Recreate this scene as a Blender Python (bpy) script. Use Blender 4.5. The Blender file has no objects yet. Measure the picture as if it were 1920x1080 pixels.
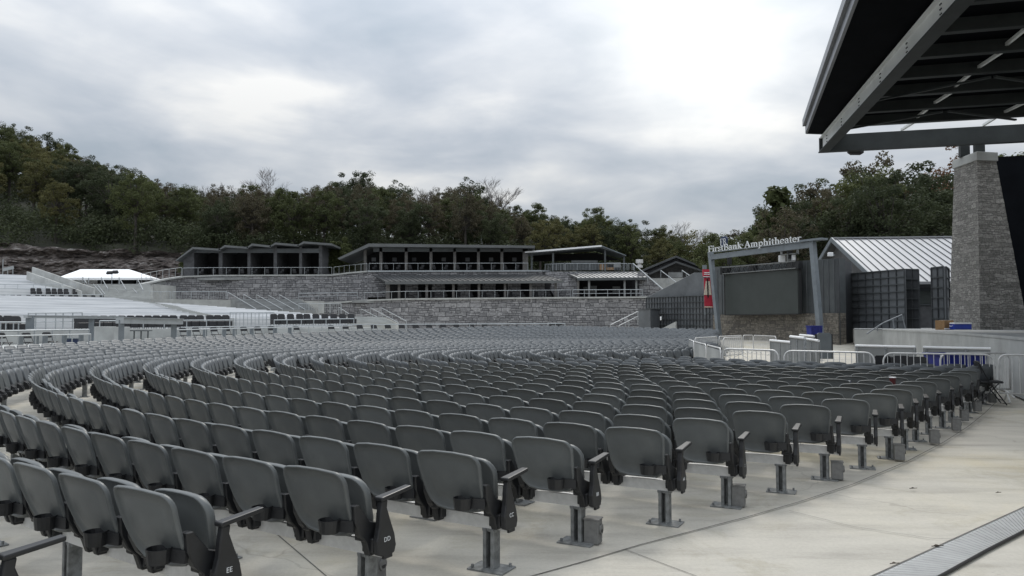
import bpy, math, random
import numpy as np
from mathutils import Vector, Matrix

R = math.radians
sc = bpy.context.scene
col = sc.collection
# ------------------------------------------------------------------ camera
F_PX, EYE, VH = 1452.0, 1.637, 606.0          # focal length in photo pixels, eye height, horizon row
PIT = math.atan((VH - 540) / F_PX)
cam_d = bpy.data.cameras.new("camera")
cam = bpy.data.objects.new("camera", cam_d)
col.objects.link(cam)
cam.location = (0, 0, EYE)
cam.rotation_euler = (math.pi / 2 + PIT, 0, 0)
cam_d.sensor_width = 36
cam_d.lens = 36 * F_PX / 1920
cam_d.clip_end = 4000
cam_d.clip_start = 0.05
sc.camera = cam
sc.view_settings.view_transform = 'Standard'
sc.view_settings.look = 'None'
sc.view_settings.exposure = 0.12
sc.view_settings.gamma = 1
sc.cycles.use_denoising = True
sc.cycles.max_bounces = 6
sc.cycles.transparent_max_bounces = 8
# ------------------------------------------------------------------ world: overcast sky
SUN_EL, SUN_AZ = R(48), R(14)                 # azimuth measured from +Y towards +X
w = bpy.data.worlds.new("World")
sc.world = w
w.use_nodes = True
nt = w.node_tree
nt.nodes.clear()


def N(t, kind, **kw):
    n = t.nodes.new(kind)
    for k, v in kw.items():
        if k.startswith('i_'):
            n.inputs[k[2:].replace('_', ' ')].default_value = v
        else:
            setattr(n, k, v)
    return n


def L(t, a, b):
    t.links.new(a, b)


def vmath(t, op, a, b=None):
    n = t.nodes.new('ShaderNodeVectorMath'); n.operation = op
    for i, x in enumerate((a, b)):
        if x is None: continue
        if isinstance(x, (tuple, list)): n.inputs[i].default_value = x
        else: L(t, x, n.inputs[i])
    return n


def smath(t, op, a, b=None, clamp=False):
    n = t.nodes.new('ShaderNodeMath'); n.operation = op; n.use_clamp = clamp
    for i, x in enumerate((a, b)):
        if x is None: continue
        if isinstance(x, (int, float)): n.inputs[i].default_value = x
        else: L(t, x, n.inputs[i])
    return n.outputs[0]


def ramp(t, fac, stops, interp='LINEAR'):
    n = t.nodes.new('ShaderNodeValToRGB')
    n.color_ramp.interpolation = interp
    e = n.color_ramp.elements
    while len(e) < len(stops): e.new(0.5)
    for k, (p, c) in enumerate(stops):
        e[k].position = p
        e[k].color = (c[0], c[1], c[2], 1) if isinstance(c, (tuple, list)) else (c, c, c, 1)
    L(t, fac, n.inputs[0])
    return n.outputs[0]


def mixc(t, fac, a, b, blend='MIX'):
    n = t.nodes.new('ShaderNodeMix'); n.data_type = 'RGBA'; n.blend_type = blend
    for i, x in ((0, fac), (6, a), (7, b)):
        if isinstance(x, (int, float)): n.inputs[i].default_value = x
        elif isinstance(x, (tuple, list)): n.inputs[i].default_value = (x[0], x[1], x[2], 1)
        else: L(t, x, n.inputs[i])
    return n.outputs[2]


sky = N(nt, 'ShaderNodeTexSky', sky_type='NISHITA', sun_disc=False)
sky.sun_elevation = SUN_EL; sky.sun_rotation = SUN_AZ
bg_sky = N(nt, 'ShaderNodeBackground'); L(nt, sky.outputs[0], bg_sky.inputs[0]); bg_sky.inputs[1].default_value = 0.1
tc = N(nt, 'ShaderNodeTexCoord')
dirn = vmath(nt, 'NORMALIZE', tc.outputs['Generated']).outputs[0]
sx = N(nt, 'ShaderNodeSeparateXYZ'); L(nt, dirn, sx.inputs[0])
dz = smath(nt, 'ADD', smath(nt, 'MAXIMUM', sx.outputs[2], 0.0), 0.20)
cx_ = smath(nt, 'DIVIDE', sx.outputs[0], dz); cy_ = smath(nt, 'DIVIDE', sx.outputs[1], dz)
cb = N(nt, 'ShaderNodeCombineXYZ'); L(nt, cx_, cb.inputs[0]); L(nt, cy_, cb.inputs[1]); cb.inputs[2].default_value = 5.4
n1 = N(nt, 'ShaderNodeTexNoise', i_Scale=1.25, i_Detail=5.0, i_Roughness=0.5, i_Distortion=0.5); L(nt, cb.outputs[0], n1.inputs['Vector'])
n2 = N(nt, 'ShaderNodeTexNoise', i_Scale=2.8, i_Detail=5.0, i_Roughness=0.5, i_Distortion=0.3); L(nt, cb.outputs[0], n2.inputs['Vector'])
cl = smath(nt, 'ADD', smath(nt, 'MULTIPLY', n1.outputs[0], 0.62), smath(nt, 'MULTIPLY', n2.outputs[0], 0.38))
base = ramp(nt, cl, [(0.37, (0.29, 0.33, 0.375)), (0.46, (0.365, 0.395, 0.435)), (0.54, (0.455, 0.475, 0.50)), (0.64, (0.61, 0.61, 0.60))])
# brighter towards the hidden sun and towards the zenith
gd = Vector(((1330 - 960) / F_PX, 1, (VH - 10) / F_PX)).normalized()
gdot = vmath(nt, 'DOT_PRODUCT', dirn, tuple(gd)).outputs['Value']
glow = smath(nt, 'POWER', smath(nt, 'MAXIMUM', gdot, 0.0), 110.0)
glow = smath(nt, 'MULTIPLY', glow, smath(nt, 'MULTIPLY', cl, 1.25))
zen = smath(nt, 'POWER', smath(nt, 'MAXIMUM', sx.outputs[2], 0.0), 1.6)
gain = smath(nt, 'ADD', smath(nt, 'ADD', 0.98, smath(nt, 'MULTIPLY', glow, 0.45)), smath(nt, 'MULTIPLY', zen, 3.8))
warm = mixc(nt, smath(nt, 'MINIMUM', glow, 0.8), base, (0.84, 0.83, 0.78))
bg_c = N(nt, 'ShaderNodeBackground'); L(nt, warm, bg_c.inputs[0]); L(nt, gain, bg_c.inputs[1])
mx = N(nt, 'ShaderNodeMixShader'); mx.inputs[0].default_value = 0.93
L(nt, bg_sky.outputs[0], mx.inputs[1]); L(nt, bg_c.outputs[0], mx.inputs[2])
wo = N(nt, 'ShaderNodeOutputWorld'); L(nt, mx.outputs[0], wo.inputs[0])
# ------------------------------------------------------------------ sun (behind cloud: wide and weak)
sd = bpy.data.lights.new("sun", 'SUN'); sd.energy = 1.4; sd.angle = R(14); sd.color = (1.0, 0.95, 0.87)
sun = bpy.data.objects.new("sun", sd); col.objects.link(sun)
sv = Vector((math.sin(SUN_AZ) * math.cos(SUN_EL), math.cos(SUN_AZ) * math.cos(SUN_EL), math.sin(SUN_EL)))
sun.rotation_euler = sv.to_track_quat('Z', 'Y').to_euler()
sun.location = (0, 0, 60)

# ------------------------------------------------------------------ picture <-> place
CP, SP = math.cos(PIT), math.sin(PIT)


def W(u, v, Y):
    a = (540 - v) / F_PX
    k = Y / (CP - a * SP)
    return Vector(((u - 960) / F_PX * k, Y, EYE + (SP + a * CP) * k))


def G(u, v, z=0.0):
    a = (540 - v) / F_PX
    dz_ = SP + a * CP
    k = (z - EYE) / dz_
    return Vector(((u - 960) / F_PX * k, (CP - a * SP) * k, z))


def onl(u, P, Q, v=None):
    """point of the upright plane through plan points P,Q seen in column u (and row v)"""
    v0 = 540 if v is None else v
    a = (540 - v0) / F_PX
    dx, dy = (u - 960) / F_PX, CP - a * SP
    ex, ey = Q[0] - P[0], Q[1] - P[1]
    k = (P[0] * ey - P[1] * ex) / (dx * ey - dy * ex)
    return Vector((dx * k, dy * k, EYE + (SP + a * CP) * k))


def px(P):
    y, z = P[1], P[2] - EYE
    Y = y * CP + z * SP; Z = -y * SP + z * CP
    return 960 + F_PX * P[0] / Y, 540 - F_PX * Z / Y, Y


# ------------------------------------------------------------------ objects
ORG = {}


def tag(o, label=None, cat=None, group=None, kind=None):
    if label: o['label'] = label
    if cat: o['category'] = cat
    if group: o['group'] = group
    if kind: o['kind'] = kind
    return o


def empty(name, loc, label, cat, group=None, rz=0.0):
    o = bpy.data.objects.new(name, None); col.objects.link(o)
    o.location = loc; o.rotation_euler = (0, 0, rz)
    o.empty_display_size = 0.2
    ORG[o.name] = Vector(loc)
    return tag(o, label, cat, group)


class MB:
    def __init__(s):
        s.v, s.f, s.m = [], [], []
        s.mi = 0

    def add(s, vs, fs):
        b = len(s.v)
        s.v.extend([tuple(p) for p in vs])
        s.f.extend([tuple(i + b for i in f) for f in fs])
        s.m.extend([s.mi] * len(fs))
        return s

    def box(s, c, size, rz=0.0, rx=0.0, ry=0.0):
        hx, hy, hz = size[0] / 2, size[1] / 2, size[2] / 2
        M = Matrix.Rotation(rz, 3, 'Z') @ Matrix.Rotation(ry, 3, 'Y') @ Matrix.Rotation(rx, 3, 'X')
        c = Vector(c)
        vs = [c + M @ Vector((x, y, z)) for x in (-hx, hx) for y in (-hy, hy) for z in (-hz, hz)]
        return s.add(vs, [(0, 1, 3, 2), (4, 6, 7, 5), (0, 4, 5, 1), (2, 3, 7, 6), (0, 2, 6, 4), (1, 5, 7, 3)])

    def bar(s, a, b, wd, ht, up=(0, 0, 1)):
        a, b = Vector(a), Vector(b)
        d = (b - a).normalized(); up = Vector(up)
        if abs(d.dot(up)) > 0.98: up = Vector((0, 1, 0))
        x = d.cross(up).normalized(); y = x.cross(d).normalized()
        vs = []
        for p in (a, b):
            for (i, j) in ((-1, -1), (1, -1), (1, 1), (-1, 1)):
                vs.append(p + x * (i * wd / 2) + y * (j * ht / 2))
        return s.add(vs, [(3, 2, 1, 0), (4, 5, 6, 7), (0, 1, 5, 4), (1, 2, 6, 5), (2, 3, 7, 6), (3, 0, 4, 7)])

    def tube(s, pts, r, n=8, cap=True):
        pts = [Vector(p) for p in pts]
        rs = r if isinstance(r, (list, tuple)) else [r] * len(pts)
        b = len(s.v); prev = None
        for i, p in enumerate(pts):
            d = (pts[min(i + 1, len(pts) - 1)] - pts[max(i - 1, 0)])
            d = d.normalized() if d.length > 1e-9 else Vector((0, 0, 1))
            if prev is None:
                x = d.cross(Vector((0, 0, 1)))
                if x.length < 0.05: x = d.cross(Vector((0, 1, 0)))
                x.normalize()
            else:
                x = (prev - d * prev.dot(d)).normalized()
            prev = x
            y = d.cross(x)
            for k in range(n):
                a = 2 * math.pi * k / n
                s.v.append(tuple(p + x * (math.cos(a) * rs[i]) + y * (math.sin(a) * rs[i])))
        for i in range(len(pts) - 1):
            for k in range(n):
                k2 = (k + 1) % n
                s.f.append((b + i * n + k, b + i * n + k2, b + (i + 1) * n + k2, b + (i + 1) * n + k)); s.m.append(s.mi)
        if cap:
            s.f.append(tuple(b + k for k in reversed(range(n)))); s.m.append(s.mi)
            e = b + (len(pts) - 1) * n
            s.f.append(tuple(e + k for k in range(n))); s.m.append(s.mi)
        return s

    def prism(s, poly, vec):
        """closed polygon (3D points) extruded along vec"""
        n = len(poly); vec = Vector(vec)
        vs = [Vector(p) for p in poly] + [Vector(p) + vec for p in poly]
        fs = [tuple(range(n)), tuple(reversed(range(n, 2 * n)))]
        fs += [(i, n + i, n + (i + 1) % n, (i + 1) % n) for i in range(n)]
        return s.add(vs, fs)

    def wall(s, a, b, z0, z1, th, z1b=None):
        """upright slab between plan points a,b; thickness goes away from the camera"""
        a, b = Vector((a[0], a[1], 0)), Vector((b[0], b[1], 0))
        e = (b - a).normalized(); n = Vector((-e.y, e.x, 0))
        if n.dot(a + b) < 0: n = -n
        zb = z1 if z1b is None else z1b
        return s.prism([a + Vector((0, 0, z0)), b + Vector((0, 0, z0)), b + Vector((0, 0, zb)), a + Vector((0, 0, z1))], n * th)

    def build(s, name, mat, parent=None, smooth=False, base=None):
        me = bpy.data.meshes.new(name)
        if parent is not None:
            o0 = ORG[parent.name]
        elif base is not None:
            o0 = Vector(base)
        else:
            A = np.array(s.v); o0 = Vector((float(A[:, 0].mean()), float(A[:, 1].mean()), float(A[:, 2].min())))
        vs = [(p[0] - o0.x, p[1] - o0.y, p[2] - o0.z) for p in s.v]
        me.from_pydata(vs, [], s.f)
        mats = mat if isinstance(mat, (list, tuple)) else [mat]
        for m_ in mats: me.materials.append(m_)
        if len(mats) > 1: me.polygons.foreach_set('material_index', s.m)
        if smooth: me.polygons.foreach_set('use_smooth', [True] * len(me.polygons))
        me.validate(); me.update()
        o = bpy.data.objects.new(name, me); col.objects.link(o)
        if parent is not None:
            o.parent = parent; ORG[o.name] = o0
        else:
            o.location = o0; ORG[o.name] = o0
        return o


def fixn(o):
    import bmesh
    b = bmesh.new(); b.from_mesh(o.data); bmesh.ops.recalc_face_normals(b, faces=b.faces); b.to_mesh(o.data); b.free()
    return o


def bevel(o, wd=0.01, seg=2):
    m_ = o.modifiers.new('bevel', 'BEVEL'); m_.width = wd; m_.segments = seg; m_.limit_method = 'ANGLE'; m_.angle_limit = R(40)
    return o


def kids(o):
    return list(o.children)


def copy_tree(o, parent=None):
    c = o.copy(); col.objects.link(c); c.parent = parent
    for ch in kids(o): copy_tree(ch, c)
    return c


def STR(o):
    o['kind'] = 'structure'; return o


# ------------------------------------------------------------------ materials
def mat(name, c=(0.5, 0.5, 0.5), rough=0.6, metal=0.0, var=0.0, vs=4.0, bump=0.0, bs=30.0, c2=None, spec=None, rnd=0.0):
    m = bpy.data.materials.new(name); m.use_nodes = True
    t = m.node_tree; b = t.nodes['Principled BSDF']
    b.inputs['Roughness'].default_value = rough; b.inputs['Metallic'].default_value = metal
    if spec is not None: b.inputs['Specular IOR Level'].default_value = spec
    tcn = N(t, 'ShaderNodeTexCoord')
    cc = None
    if var or c2:
        nz = N(t, 'ShaderNodeTexNoise', i_Scale=vs, i_Detail=6.0, i_Roughness=0.6); L(t, tcn.outputs['Object'], nz.inputs['Vector'])
        a = c; d = c2 if c2 else tuple(x * (1 - var) for x in c)
        cc = ramp(t, nz.outputs[0], [(0.36, d), (0.62, a)])
    if rnd:
        oi = N(t, 'ShaderNodeObjectInfo')
        g = smath(t, 'ADD', 1 - rnd, smath(t, 'MULTIPLY', oi.outputs['Random'], 2 * rnd))
        cbn = N(t, 'ShaderNodeCombineXYZ')
        for i in range(3): L(t, g, cbn.inputs[i])
        cc = mixc(t, 1.0, cc if cc is not None else c, cbn.outputs[0], 'MULTIPLY')
    if cc is not None: L(t, cc, b.inputs['Base Color'])
    else: b.inputs['Base Color'].default_value = (c[0], c[1], c[2], 1)
    if bump:
        nb = N(t, 'ShaderNodeTexNoise', i_Scale=bs, i_Detail=4.0); L(t, tcn.outputs['Object'], nb.inputs['Vector'])
        bp = N(t, 'ShaderNodeBump', i_Strength=bump, i_Distance=0.02); L(t, nb.outputs[0], bp.inputs['Height']); L(t, bp.outputs[0], b.inputs['Normal'])
    return m


def wallcoords(t):
    """(length along the wall, height) from the true normal, so courses run level on any upright face"""
    g = N(t, 'ShaderNodeNewGeometry')
    tg = vmath(t, 'NORMALIZE', vmath(t, 'CROSS_PRODUCT', (0, 0, 1), g.outputs['True Normal']).outputs[0]).outputs[0]
    u_ = vmath(t, 'DOT_PRODUCT', g.outputs['Position'], tg).outputs['Value']
    s3 = N(t, 'ShaderNodeSeparateXYZ'); L(t, g.outputs['Position'], s3.inputs[0])
    cbn = N(t, 'ShaderNodeCombineXYZ'); L(t, u_, cbn.inputs[0]); L(t, s3.outputs[2], cbn.inputs[1])
    return cbn.outputs[0], g.outputs['Position']


def stone(name, ca, cb_, mortar, bw, bh, dist=0.02, rough=0.85, mort=0.055):
    m = bpy.data.materials.new(name); m.use_nodes = True
    t = m.node_tree; b = t.nodes['Principled BSDF']; b.inputs['Roughness'].default_value = rough
    vec, pos = wallcoords(t)
    dn = N(t, 'ShaderNodeTexNoise', i_Scale=0.9 / bw, i_Detail=3.0); L(t, pos, dn.inputs['Vector'])
    off = vmath(t, 'SCALE', vmath(t, 'SUBTRACT', dn.outputs['Color'], (0.5, 0.5, 0.5)).outputs[0]); off.inputs['Scale'].default_value = dist * 6
    v2 = vmath(t, 'ADD', vec, off.outputs[0]).outputs[0]
    outs = []
    for (k, sw, sh) in ((0, 1.0, 1.0), (1, 1.55, 1.9)):
        br = N(t, 'ShaderNodeTexBrick'); L(t, v2, br.inputs['Vector'])
        br.inputs['Scale'].default_value = 1.0; br.inputs['Brick Width'].default_value = bw * sw; br.inputs['Row Height'].default_value = bh * sh
        br.inputs['Mortar Size'].default_value = bh * mort; br.inputs['Mortar Smooth'].default_value = 0.3
        br.offset = 0.43; br.squash = 0.7 + 0.5 * k; br.squash_frequency = 3
        br.inputs['Color1'].default_value = (*ca, 1); br.inputs['Color2'].default_value = (*cb_, 1); br.inputs['Mortar'].default_value = (*mortar, 1)
        br.inputs['Bias'].default_value = -0.05
        outs.append(br)
    sel = N(t, 'ShaderNodeTexNoise', i_Scale=0.55 / bw, i_Detail=1.0); L(t, pos, sel.inputs['Vector'])
    sf = ramp(t, sel.outputs[0], [(0.495, 0), (0.505, 1)])
    cc = mixc(t, sf, outs[0].outputs['Color'], outs[1].outputs['Color'])
    n_ = N(t, 'ShaderNodeTexNoise', i_Scale=3.2 / bw, i_Detail=8.0, i_Roughness=0.75); L(t, pos, n_.inputs['Vector'])
    g = ramp(t, n_.outputs[0], [(0.3, 0.45), (0.5, 0.95), (0.7, 1.45)])
    cc = mixc(t, 1.0, cc, g, 'MULTIPLY')
    L(t, cc, b.inputs['Base Color'])
    fm = mixc(t, sf, outs[0].outputs['Fac'], outs[1].outputs['Fac'])
    hgt = smath(t, 'SUBTRACT', smath(t, 'MULTIPLY', n_.outputs[0], 0.8), fm)
    bp = N(t, 'ShaderNodeBump', i_Strength=0.9, i_Distance=bh * 0.3); L(t, hgt, bp.inputs['Height']); L(t, bp.outputs[0], b.inputs['Normal'])
    return m


def ground_mat():
    m = bpy.data.materials.new('concrete_paving'); m.use_nodes = True
    t = m.node_tree; b = t.nodes['Principled BSDF']
    g = N(t, 'ShaderNodeNewGeometry'); P = g.outputs['Position']
    a = N(t, 'ShaderNodeTexNoise', i_Scale=0.32, i_Detail=5.0, i_Roughness=0.6, i_Distortion=0.8); L(t, P, a.inputs['Vector'])
    mp = N(t, 'ShaderNodeMapping'); mp.inputs['Scale'].default_value = (0.5, 2.4, 1); mp.inputs['Rotation'].default_value = (0, 0, R(12)); L(t, P, mp.inputs['Vector'])
    s_ = N(t, 'ShaderNodeTexNoise', i_Scale=1.1, i_Detail=6.0, i_Roughness=0.65); L(t, mp.outputs[0], s_.inputs['Vector'])
    f_ = N(t, 'ShaderNodeTexNoise', i_Scale=38.0, i_Detail=6.0, i_Roughness=0.75); L(t, P, f_.inputs['Vector'])
    cc = ramp(t, a.outputs[0], [(0.33, (0.37, 0.352, 0.31)), (0.46, (0.415, 0.395, 0.348)), (0.58, (0.445, 0.42, 0.36)), (0.68, (0.455, 0.41, 0.31))])
    cc = mixc(t, 1.0, cc, ramp(t, s_.outputs[0], [(0.30, 0.76), (0.5, 0.98), (0.72, 1.08)]), 'MULTIPLY')
    cc = mixc(t, 1.0, cc, ramp(t, f_.outputs[0], [(0.3, 0.90), (0.6, 1.04)]), 'MULTIPLY')
    sp_ = N(t, 'ShaderNodeTexNoise', i_Scale=2.3, i_Detail=9.0, i_Roughness=0.8); L(t, P, sp_.inputs['Vector'])
    cc = mixc(t, 1.0, cc, ramp(t, sp_.outputs[0], [(0.30, 0.70), (0.37, 1.0)]), 'MULTIPLY')
    dv = N(t, 'ShaderNodeTexNoise', i_Scale=1.4, i_Detail=4.0); L(t, P, dv.inputs['Vector'])
    dm = vmath(t, 'SCALE', dv.outputs['Color']); dm.inputs['Scale'].default_value = 0.7
    vo = N(t, 'ShaderNodeTexVoronoi', feature='DISTANCE_TO_EDGE', i_Scale=0.22); L(t, vmath(t, 'ADD', P, dm.outputs[0]).outputs[0], vo.inputs['Vector'])
    cc = mixc(t, 1.0, cc, ramp(t, vo.outputs['Distance'], [(0.0, 0.80), (0.0012, 0.9), (0.003, 1.0)]), 'MULTIPLY')
    st_ = N(t, 'ShaderNodeTexNoise', i_Scale=0.85, i_Detail=7.0, i_Roughness=0.7, i_Distortion=1.2); L(t, P, st_.inputs['Vector'])
    cc = mixc(t, 1.0, cc, ramp(t, st_.outputs[0], [(0.34, (0.86, 0.85, 0.81)), (0.46, 1.0)]), 'MULTIPLY')
    L(t, cc, b.inputs['Base Color'])
    L(t, ramp(t, a.outputs[0], [(0.3, 0.62), (0.7, 0.85)]), b.inputs['Roughness'])
    b.inputs['Specular IOR Level'].default_value = 0.25
    bp = N(t, 'ShaderNodeBump', i_Strength=0.25, i_Distance=0.01); L(t, f_.outputs[0], bp.inputs['Height']); L(t, bp.outputs[0], b.inputs['Normal'])
    return m


M = {}
M['ground'] = ground_mat()
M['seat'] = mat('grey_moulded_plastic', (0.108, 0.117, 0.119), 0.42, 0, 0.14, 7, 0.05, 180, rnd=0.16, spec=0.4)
M['seat_far'] = mat('grey_moulded_plastic_lit', (0.116, 0.127, 0.136), 0.48, 0, 0.18, 0.9, spec=0.4)  # same plastic as the near seats, stronger light on them put into the colour
M['black'] = mat('black_plastic', (0.012, 0.013, 0.015), 0.45, 0, 0.3, 20)
M['blackf'] = mat('black_vinyl', (0.016, 0.017, 0.020), 0.55, 0, 0.3, 9)
M['letter'] = mat('white_print', (0.62, 0.64, 0.65), 0.6)
M['rivet'] = mat('white_rivet', (0.8, 0.8, 0.8), 0.4)
M['galv'] = mat('galvanised_steel', (0.42, 0.44, 0.45), 0.48, 0.55, 0.45, 22, 0.15, 60)
M['galvd'] = mat('dull_galvanised_steel', (0.24, 0.25, 0.25), 0.6, 0.3, 0.5, 16, 0.15, 60)
M['alu'] = mat('brushed_aluminium', (0.66, 0.66, 0.65), 0.45, 0.15, 0.2, 9, 0.06, 90)
M['railw'] = mat('pale_grey_rail', (0.36, 0.385, 0.40), 0.45, 0.2, 0.15, 5)
M['rail'] = mat('grey_rail', (0.25, 0.27, 0.29), 0.5, 0.3, 0.2, 5)
M['boxg'] = mat('grey_painted_box', (0.17, 0.17, 0.165), 0.6, 0.1, 0.25, 25)
M['conc'] = mat('concrete', (0.40, 0.41, 0.40), 0.85, 0, 0.25, 0.8, 0.3, 9)
M['concd'] = mat('grey_concrete', (0.26, 0.27, 0.27), 0.85, 0, 0.35, 0.5, 0.3, 6)
M['terr'] = mat('white_coated_terrace', (0.64, 0.65, 0.66), 0.7, 0, 0.10, 0.3)
def _streak(m):
    t = m.node_tree; b = t.nodes['Principled BSDF']; g_ = N(t, 'ShaderNodeNewGeometry')
    mp = N(t, 'ShaderNodeMapping'); mp.inputs['Scale'].default_value = (.10, .10, 7.5); L(t, g_.outputs['Position'], mp.inputs['Vector'])
    n_ = N(t, 'ShaderNodeTexNoise', i_Scale=1.0, i_Detail=3.0, i_Roughness=0.7); L(t, mp.outputs[0], n_.inputs['Vector'])
    src = b.inputs['Base Color'].links[0].from_socket
    L(t, mixc(t, 1.0, src, ramp(t, n_.outputs[0], [(0.36, (0.66, 0.68, 0.70)), (0.50, 0.97), (0.7, 1.05)]), 'MULTIPLY'), b.inputs['Base Color'])
_streak(M['terr'])
M['steel'] = mat('grey_painted_steel', (0.18, 0.205, 0.225), 0.5, 0.15, 0.22, 1.6, 0.1, 20)
M['steeld'] = mat('dark_painted_steel', (0.085, 0.095, 0.10), 0.55, 0.1, 0.25, 1.2)
M['joist'] = mat('dark_roof_steel', (0.036, 0.042, 0.043), 0.6, 0.1, 0.3, 1.0, spec=0.3)
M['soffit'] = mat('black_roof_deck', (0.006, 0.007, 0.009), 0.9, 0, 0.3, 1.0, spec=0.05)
M['beam'] = mat('pale_sky_lit_steel_beam', (0.80, 0.82, 0.81), 0.5, 0.1, 0.12, 0.8)  # sky light falling on web and struts put into the base colour
M['fascia'] = mat('grey_metal_fascia', (0.20, 0.21, 0.23), 0.4, 0.3, 0.2, 0.6)
M['fascia_d'] = mat('weathered_roof_edge', (0.105, 0.112, 0.115), 0.6, 0, 0.2, 0.5)
M['panel'] = mat('dark_steel_panel', (0.12, 0.13, 0.14), 0.6, 0.1, 0.3, 0.7)
M['rib'] = mat('panel_rib_steel', (0.055, 0.06, 0.066), 0.55, 0.1, 0.3, 0.7)
M['ribl'] = mat('pale_panel_rib_steel', (0.085, 0.095, 0.10), 0.55, 0.2, 0.3, 0.7)  # cross ribs, a little lighter than the uprights
M['wood'] = mat('grey_stained_boards', (0.085, 0.087, 0.092), 0.8, 0, 0.35, 2.0, 0.2, 14)
M['woodl'] = mat('grey_timber_post', (0.13, 0.125, 0.12), 0.8, 0, 0.3, 2.0, 0.2, 14)
M['roofd'] = mat('dark_metal_roof', (0.085, 0.09, 0.095), 0.5, 0.2, 0.3, 0.5)
M['roofm'] = mat('grey_metal_roof', (0.07, 0.074, 0.078), 0.4, 0.4, 0.35, 0.25)
M['roofp'] = mat('porch_metal_roof', (0.26, 0.27, 0.28), 0.4, 0.3, 0.35, 0.25)
M['roofw'] = mat('pale_standing_seam_roof', (0.33, 0.335, 0.345), 0.45, 0.25, 0.12, 0.4)
M['seam'] = mat('roof_seam_dark_steel', (0.10, 0.105, 0.12), 0.5, 0.2)  # seams darker than the roof sheet
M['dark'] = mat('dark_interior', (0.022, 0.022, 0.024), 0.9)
M['tent'] = mat('white_tent_canvas', (0.80, 0.81, 0.82), 0.7, 0, 0.05, 0.5)
M['led'] = mat('unlit_led_screen', (0.040, 0.048, 0.045), 0.5, 0, 0.15, 1.5)
M['red'] = mat('red_banner', (0.42, 0.02, 0.045), 0.6, 0, 0.2, 3)
M['cream'] = mat('cream_banner_print', (0.55, 0.49, 0.40), 0.6)
M['white'] = mat('white_paint', (0.78, 0.79, 0.80), 0.5)
M['blue'] = mat('blue_moulded_plastic', (0.015, 0.025, 0.22), 0.4, 0, 0.2, 5)
M['bluec'] = mat('blue_cool_box', (0.01, 0.04, 0.35), 0.35, 0, 0.2, 5)
M['navy'] = mat('navy_blue', (0.012, 0.025, 0.07), 0.5)
M['card'] = mat('brown_cardboard', (0.30, 0.18, 0.085), 0.85, 0, 0.2, 6)
M['redcup'] = mat('dark_red_cup', (0.09, 0.012, 0.014), 0.4, 0, 0.5, 60)
M['joint'] = mat('dark_joint_filler', (0.13, 0.125, 0.115), 0.9, 0, 0.4, 12)
M['grate'] = mat('grey_drain_grating', (0.36, 0.37, 0.37), 0.6, 0.1, 0.15, 5)
M['cable'] = mat('black_rubber', (0.012, 0.012, 0.012), 0.6)
M['leaf'] = mat('dry_brown_leaf', (0.05, 0.038, 0.026), 0.9)
M['earth'] = mat('wooded_ground', (0.035, 0.038, 0.024), 0.95, 0, 0.5, 0.2, 0.5, 1.0)
M['bark'] = mat('grey_brown_bark', (0.055, 0.048, 0.042), 0.9, 0, 0.4, 3, 0.3, 10)
M['barkp'] = mat('pale_grey_twigs', (0.12, 0.108, 0.105), 0.9, 0, 0.3, 3)
M['wstone'] = stone('limestone_block_wall', (0.16, 0.16, 0.168), (0.31, 0.308, 0.315), (0.05, 0.05, 0.056), 0.95, 0.34, 0.04, mort=0.10)
M['pstone'] = stone('ledge_stone_pillar', (0.16, 0.155, 0.143), (0.30, 0.29, 0.27), (0.10, 0.096, 0.09), 0.32, 0.11, 0.035, mort=0.12)
M['bstone'] = stone('brown_ledge_stone', (0.11, 0.10, 0.088), (0.22, 0.20, 0.165), (0.05, 0.047, 0.043), 0.34, 0.12, 0.02)


def rock_mat():
    m = bpy.data.materials.new('layered_rock'); m.use_nodes = True
    t = m.node_tree; b = t.nodes['Principled BSDF']; b.inputs['Roughness'].default_value = 0.95
    g = N(t, 'ShaderNodeNewGeometry')
    mp = N(t, 'ShaderNodeMapping'); mp.inputs['Scale'].default_value = (0.7, 0.3, 2.4); L(t, g.outputs['Position'], mp.inputs['Vector'])
    a = N(t, 'ShaderNodeTexNoise', i_Scale=1.0, i_Detail=9.0, i_Roughness=0.72, i_Distortion=0.6); L(t, mp.outputs[0], a.inputs['Vector'])
    c = ramp(t, a.outputs[0], [(0.42, (0.020, 0.016, 0.015)), (0.50, (0.075, 0.060, 0.053)), (0.57, (0.12, 0.105, 0.098)), (0.65, (0.26, 0.25, 0.24))])
    L(t, c, b.inputs['Base Color'])
    bp = N(t, 'ShaderNodeBump', i_Strength=1.0, i_Distance=0.5); L(t, a.outputs[0], bp.inputs['Height']); L(t, bp.outputs[0], b.inputs['Normal'])
    return m


def leaf_mat(name, c1, c2):
    m = bpy.data.materials.new(name); m.use_nodes = True
    t = m.node_tree; b = t.nodes['Principled BSDF']; b.inputs['Roughness'].default_value = 0.75
    b.inputs['Specular IOR Level'].default_value = 0.15
    oi = N(t, 'ShaderNodeObjectInfo'); tcn = N(t, 'ShaderNodeTexCoord')
    nz = N(t, 'ShaderNodeTexNoise', i_Scale=0.55, i_Detail=4.0); L(t, tcn.outputs['Object'], nz.inputs['Vector'])
    f_ = smath(t, 'ADD', smath(t, 'MULTIPLY', oi.outputs['Random'], 0.5), smath(t, 'SUBTRACT', smath(t, 'MULTIPLY', nz.outputs[0], 1.6), 0.55), True)
    c = mixc(t, f_, c1, c2)
    L(t, c, b.inputs['Base Color'])
    tr = N(t, 'ShaderNodeBsdfTranslucent'); L(t, c, tr.inputs[0])
    ms = N(t, 'ShaderNodeMixShader'); ms.inputs[0].default_value = 0.35
    L(t, b.outputs[0], ms.inputs[1]); L(t, tr.outputs[0], ms.inputs[2]); L(t, ms.outputs[0], t.nodes['Material Output'].inputs[0])
    return m


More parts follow.
